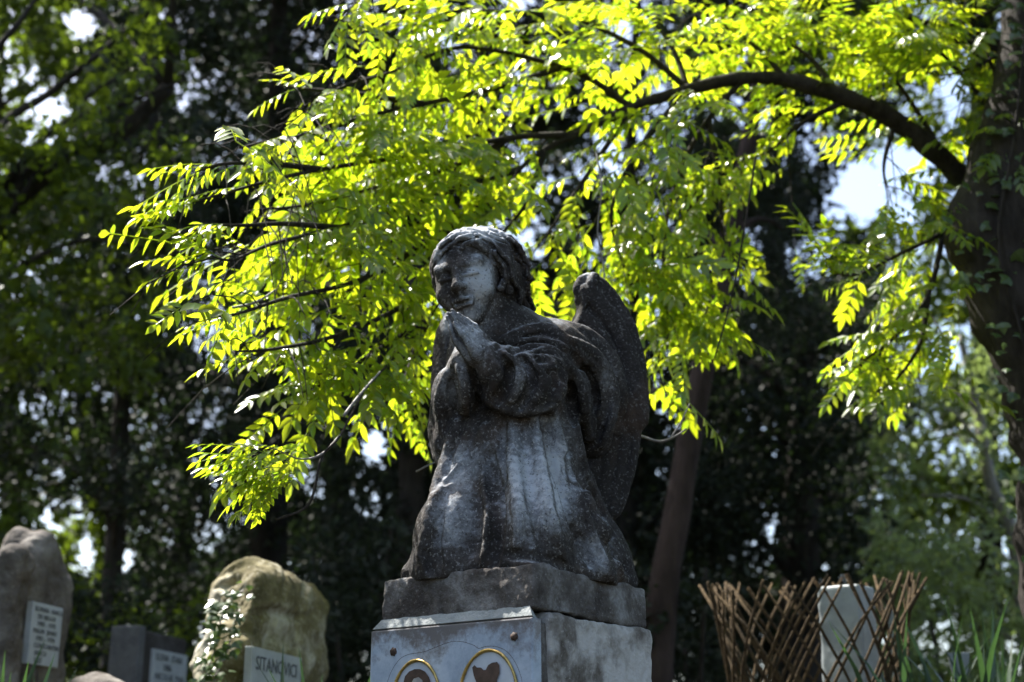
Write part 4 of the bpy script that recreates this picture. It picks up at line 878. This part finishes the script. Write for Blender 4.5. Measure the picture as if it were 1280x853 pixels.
HOLES = [(1078, 235, 44, 42), (1192, 118, 22, 36), (650, -4, 30, 14), (1130, 262, 22, 18), (420, 398, 26, 16), (1085, 175, 20, 12), (775, 200, 20, 22), (670, 330, 14, 20), (1020, 215, 20, 40)]
def allowed(p):
    x, y, f = proj(p); x = float(x); y = float(y)
    if any(((x - a) / rx) ** 2 + ((y - b) / ry) ** 2 < 1 for a, b, rx, ry in HOLES): return False
    return inpoly(x, y, MASK) or inpoly(x, y, MASK2) or inpoly(x, y, MASK3)
def shift(b): return [(x, y, Y + .38 * min(1, max(0, (x - 300) / 180))) for x, y, Y in b]
BOUGHS = [b if i in (27,) else shift(b) for i, b in enumerate(BOUGHS)]
SV = np.array(SUNV)
def shaft(p):
    for o_, r_ in ((V(-.05, 3.33, 2.3), .36), (V(-.15, 3.25, 1.5), .30)):
        q = p - o_; t = q @ SV
        if t > 0 and np.linalg.norm(q - t * SV) < r_: return True
    return False
def compound_leaf(seed):
    r = random.Random(seed); L = r.uniform(.20, .27); n = r.choice((5, 5, 6, 6)); vv, ff = [], []
    bend = r.uniform(.02, .06); pt = lambda s_: V(0, L * s_, -bend * s_ * s_)
    for i in range(5):
        p = pt(i / 4); w_ = .0016; vv += [p + V(w_, 0, 0), p + V(-w_ * .5, 0, w_), p + V(-w_ * .5, 0, -w_)]
    ff += [(i * 3 + k, i * 3 + (k + 1) % 3, i * 3 + 3 + (k + 1) % 3, i * 3 + 3 + k) for i in range(4) for k in range(3)]
    def leaflet(b, d, ln, wd, roll):
        d = nrm(d); s_ = nrm(np.cross(d, V(0, 0, 1))); nn_ = np.cross(s_, d); s_, nn_ = s_ * math.cos(roll) + nn_ * math.sin(roll), nn_ * math.cos(roll) - s_ * math.sin(roll)
        k = len(vv); cz = r.uniform(-.12, .02)
        for a, w_ in ((.02, .06), (.3, .46), (.6, .42), (1.0, 0)):
            c = b + d * ln * a + nn_ * cz * ln * a * a; 
            if w_ > 0: vv.extend([c + s_ * w_ * wd + nn_ * w_ * wd * .35, c, c - s_ * w_ * wd + nn_ * w_ * wd * .35])
            else: vv.append(c)
        for i in range(2):
            for j in range(2): ff.append((k + i * 3 + j, k + i * 3 + j + 1, k + i * 3 + j + 4, k + i * 3 + j + 3))
        ff.extend([(k + 6, k + 7, k + 9), (k + 7, k + 8, k + 9)])
    for i in range(n):
        s_ = .22 + .72 * i / (n - 1); big_ = math.sin(math.pi * (.25 + .6 * i / (n - 1))); ln = .063 * (.7 + .35 * big_) * r.uniform(.9, 1.1)
        for sd in (-1, 1): leaflet(pt(s_) + V(0, r.uniform(-.003, .003), 0), V(sd * .80, .50 + .25 * s_, -r.uniform(.35, .85)), ln, ln * .40, sd * r.uniform(.0, .5))
    leaflet(pt(1), V(r.uniform(-.1, .1), 1, -.5), .068, .027, r.uniform(-.4, .4))
    return np.array(vv), ff
LV = [compound_leaf(s_) for s_ in range(8)]
LME = []
for vv, ff in LV:
    me = bpy.data.meshes.new('leaf'); me.from_pydata([tuple(p) for p in vv], [], ff); me.polygons.foreach_set('use_smooth', np.ones(len(me.polygons), bool)); me.materials.append(M['leaf']); LME.append(me)
LTRI = []
for vv, ff in LV:
    t_ = []
    for f in ff: t_ += [f] if len(f) == 3 else [(f[0], f[1], f[2]), (f[0], f[2], f[3])]
    LTRI.append((vv, np.array(t_)))
rl = random.Random(21); leaves = []; twigs = []
def rv(a=1.0): return V(rl.gauss(0, a), rl.gauss(0, a), rl.gauss(0, a))
def add_leaf(p, d):
    d = nrm(d); tip = p + d * .2
    if (allowed(tip) or rl.random() < .3) and allowed(p + d * .10) and not shaft(p + d * .1): leaves.append((p, d, nrm(V(0, -.12, 1) + rv(.34)), rl.uniform(.58, 1.15), rl.randrange(8)))
for bi, b in enumerate(BOUGHS):
    q = spline([P(*p) for p in b], 5); k = len(q); r0 = .012 if bi not in (27,) else .0042
    mm = MB(); mm.tube(q, [max(.0022, r0 * (1 - .8 * i / (k - 1))) for i in range(k)], 6); mm.build('branch', M['bark_fg' if bi != 27 else 'twig'], big)
    seg = np.linalg.norm(np.diff(q, axis=0), axis=1); Ltot = seg.sum(); s_ = .06 if bi not in (26, 27) else .25; cum = np.concatenate([[0], np.cumsum(seg)])
    step = .070 if bi < 18 or bi > 27 else .076
    if bi in (26, 27): step = .04
    while s_ < (0 if bi == 27 else Ltot):
        j = min(int(np.searchsorted(cum, s_)), k - 1); base = q[j]; tg = nrm(q[j] - q[j - 1]) if j else nrm(q[1] - q[0])
        lat = rv(1); lat -= tg * np.dot(lat, tg); lat = nrm(lat) * V(1, 1.15, .75); d = nrm(tg * .75 + lat * .9 + V(0, 0, .08)); tl = rl.uniform(.10, .30) * (.8 if bi in (26, 27) else 1)
        pts = [base + d * tl * a + V(0, 0, -.10 * a * a * tl / .2) for a in (0, .33, .66, 1)]
        if pts[-1][1] > 3.42: 
            if allowed(pts[-1]) or allowed(pts[1]):
                twigs.append(pts)
                for a, p in enumerate(pts[1:]):
                    if a == 2: add_leaf(p, d + V(0, 0, -.25) + rv(.25))
                    sd = nrm(np.cross(d, V(0, 0, 1)) + rv(.1)) * (1 if a % 2 else -1); add_leaf(p, d * .6 + sd * .8 + V(0, 0, -.2) + rv(.2))
                    if rl.random() < .4: add_leaf(p, d * .6 - sd * .8 + V(0, 0, -.2) + rv(.2))
        s_ += step * rl.uniform(.6, 1.4)
    if bi not in (9, 10, 11, 23, 24, 27):
        te = nrm(q[-1] - q[-4])
        for j in range(5):
            d = nrm(te + rv(.35) + V(0, 0, -.15)); p = q[-1 - rl.randrange(3, 10)] if len(q) > 12 else q[-1]
            leaves.append((p, d, nrm(V(0, -.12, 1) + rv(.25)), rl.uniform(.65, .85), rl.randrange(8)))
r27 = spline([P(*p) for p in BOUGHS[27]], 5)                       # the low spray that hangs free at the left
for j in range(26):
    p = r27[min(len(r27) - 1, 9 + rl.randrange(0, 12))]; sd = rl.choice((-1, 1)); d = nrm(V(-.75, rl.uniform(-.5, .5), rl.uniform(-.55, .38)) + rv(.12))
    leaves.append((p + V(rl.uniform(-.02, .02), rl.uniform(-.05, .05), rl.uniform(-.07, .02)), d, nrm(V(-.1, -.2, 1) + rv(.25)), rl.uniform(.46, .66), rl.randrange(8)))
for j in range(4):
    leaves.append((r27[-1] + V(rl.uniform(.02, .1), rl.uniform(-.04, .04), rl.uniform(-.09, -.03)), nrm(V(rl.uniform(-.7, .1), rl.uniform(-.3, .3), -.75)), nrm(V(.3, -.4, .8) + rv(.2)), rl.uniform(.38, .5), rl.randrange(8)))
# keep the space of the angel free
leaves = [l for l in leaves if not (l[0][1] < 3.95 and 505 < float(proj(l[0])[0]) < 830)]
leaves = [l for l in leaves if float(proj(l[0])[1]) > -25 or rl.random() < .25]
leaves = [l for l in leaves if rl.random() > .22 or float(proj(l[0])[0]) < 420]
mm = MB()
for pts in twigs: mm.tube(pts, [.0026, .0022, .0018, .0013], 4, False)
o = mm.build('twigs', M['bark_fg'], big); o['kind'] = 'stuff'
leaves.sort(key=lambda l: float(proj(l[0])[2]) / l[3])
vis = [l for l in leaves if -20 < float(proj(l[0])[0]) < 1300 and float(proj(l[0])[1]) > -20]; near = vis[:300]; ids = set(map(id, near))
for p, d, u, s_, k in near: place('leaf', LME[k], big, p, d, u, s_)
VV, FF, off = [], [], 0
for l in leaves:
    if id(l) in ids: continue
    p, d, u, s_, k = l; x = nrm(np.cross(d, u)); z = np.cross(x, d); vv, tt = LTRI[k]
    VV.append(p + s_ * (vv[:, :1] * x + vv[:, 1:2] * d + vv[:, 2:] * z)); FF.append(tt + off); off += len(vv)
o = link('foliage', mesh_np('foliage', np.vstack(VV), np.vstack(FF)), M['leaf'], big); o['kind'] = 'stuff'
print('leaves', len(leaves))
# bare twigs hanging out of the foliage
for pts, r0 in (([(800, 545, 4.0), (825, 552, 3.98), (845, 545, 3.96), (858, 536, 3.95)], .0042), ([(838, 548, 3.97), (850, 530, 3.97), (862, 505, 4.0)], .003), ([(945, 195, 4.2), (930, 290, 4.2), (915, 370, 4.2), (893, 450, 4.2)], .004), ([(290, 385, 3.7), (320, 378, 3.7), (345, 362, 3.72)], .004), ([(745, 190, 4.15), (752, 235, 4.12), (747, 290, 4.15), (755, 340, 4.12), (750, 372, 4.15)], .0032), ([(430, 520, 3.7), (448, 496, 3.75), (475, 465, 3.85)], .005), ([(520, 590, 3.95), (535, 582, 3.95), (550, 575, 4.0)], .003)):
    limb('twig', pts, r0, r0 * .6, 'bark_fg' if pts[0][0] in (748, 945) else 'twig', 5)
# ivy on the big trunk
iv = thing('trunk_ivy', 'ivy with small glossy leaves climbing the big trunk at the right edge', 'ivy', ground_at(P(1330, 900, 4.6)))
st = [list(V(*ground_at(P(1330, 900, 4.58))))] + [list(P(*p)) for p in ((1340, 800, 4.58), (1325, 650, 4.59), (1305, 520, 4.6), (1272, 400, 4.6), (1248, 300, 4.58), (1266, 180, 4.6), (1280, 60, 4.64), (1286, -40, 4.66))]
q = spline(st, 8); mm = MB(); mm.tube(q, .006, 5); mm.build('stem', M['bark_fg'], iv); r_ = random.Random(17)
for i in range(260):
    p = q[r_.randrange(8, len(q))] + V(r_.gauss(0, .075), r_.uniform(-.02, .06), r_.gauss(0, .05)); x = p[0] - 0
    place('leaf', r_.choice(IVY), iv, p, V(r_.uniform(-1, 1), r_.uniform(-.5, .1), r_.uniform(-1, -.1)), V(r_.uniform(-.7, .4), r_.uniform(-1, -.3), r_.uniform(.0, .9)), r_.uniform(.7, 1.15))
# unseen leaf masses added to both edge trees to block sky light and sun
def shading_crown(parent, n, lo_, hi_, mat, seed, size=.22):
    g_ = np.random.default_rng(seed); p = g_.uniform(lo_, hi_, (n, 3)); p = p[fbm(p, .8, 2) > -.1]; x, y, f = proj(p)
    p = p[~((f > 0) & (x > -60) & (x < 1340) & (y > -60) & (y < 900))]; keep = np.ones(len(p), bool)
    for o_, r_ in ((V(-.1, 3.4, 1.8), 1.1), (V(-.8, 4.2, 2.6), 1.0), (V(.4, 4.6, 3.0), .9), (V(-1.2, 5.2, 1.6), .8)):
        q_ = p - o_; t = q_ @ SV; keep &= ~((t > 0) & (np.linalg.norm(q_ - t[:, None] * SV, axis=1) < r_))
    v, f_ = leaf_cloud(p[keep], size, .4, .5, seed, .5); o = link('shading_foliage', mesh_np('shading_foliage', v, f_, False), M[mat], parent); o['kind'] = 'stuff'
shading_crown(big, 26000, (1.9, -1.5, 3.6), (6.0, 6.5, 8.5), 'mid_leaf', 301)
shading_crown(ot, 22000, (-7.5, -.5, 1.6), (-3.4, 7.0, 6.2), 'mid_leaf', 302)
shading_crown(big, 4200, (.95, 4.3, 5.0), (3.4, 6.6, 7.0), 'mid_leaf', 303, .2)
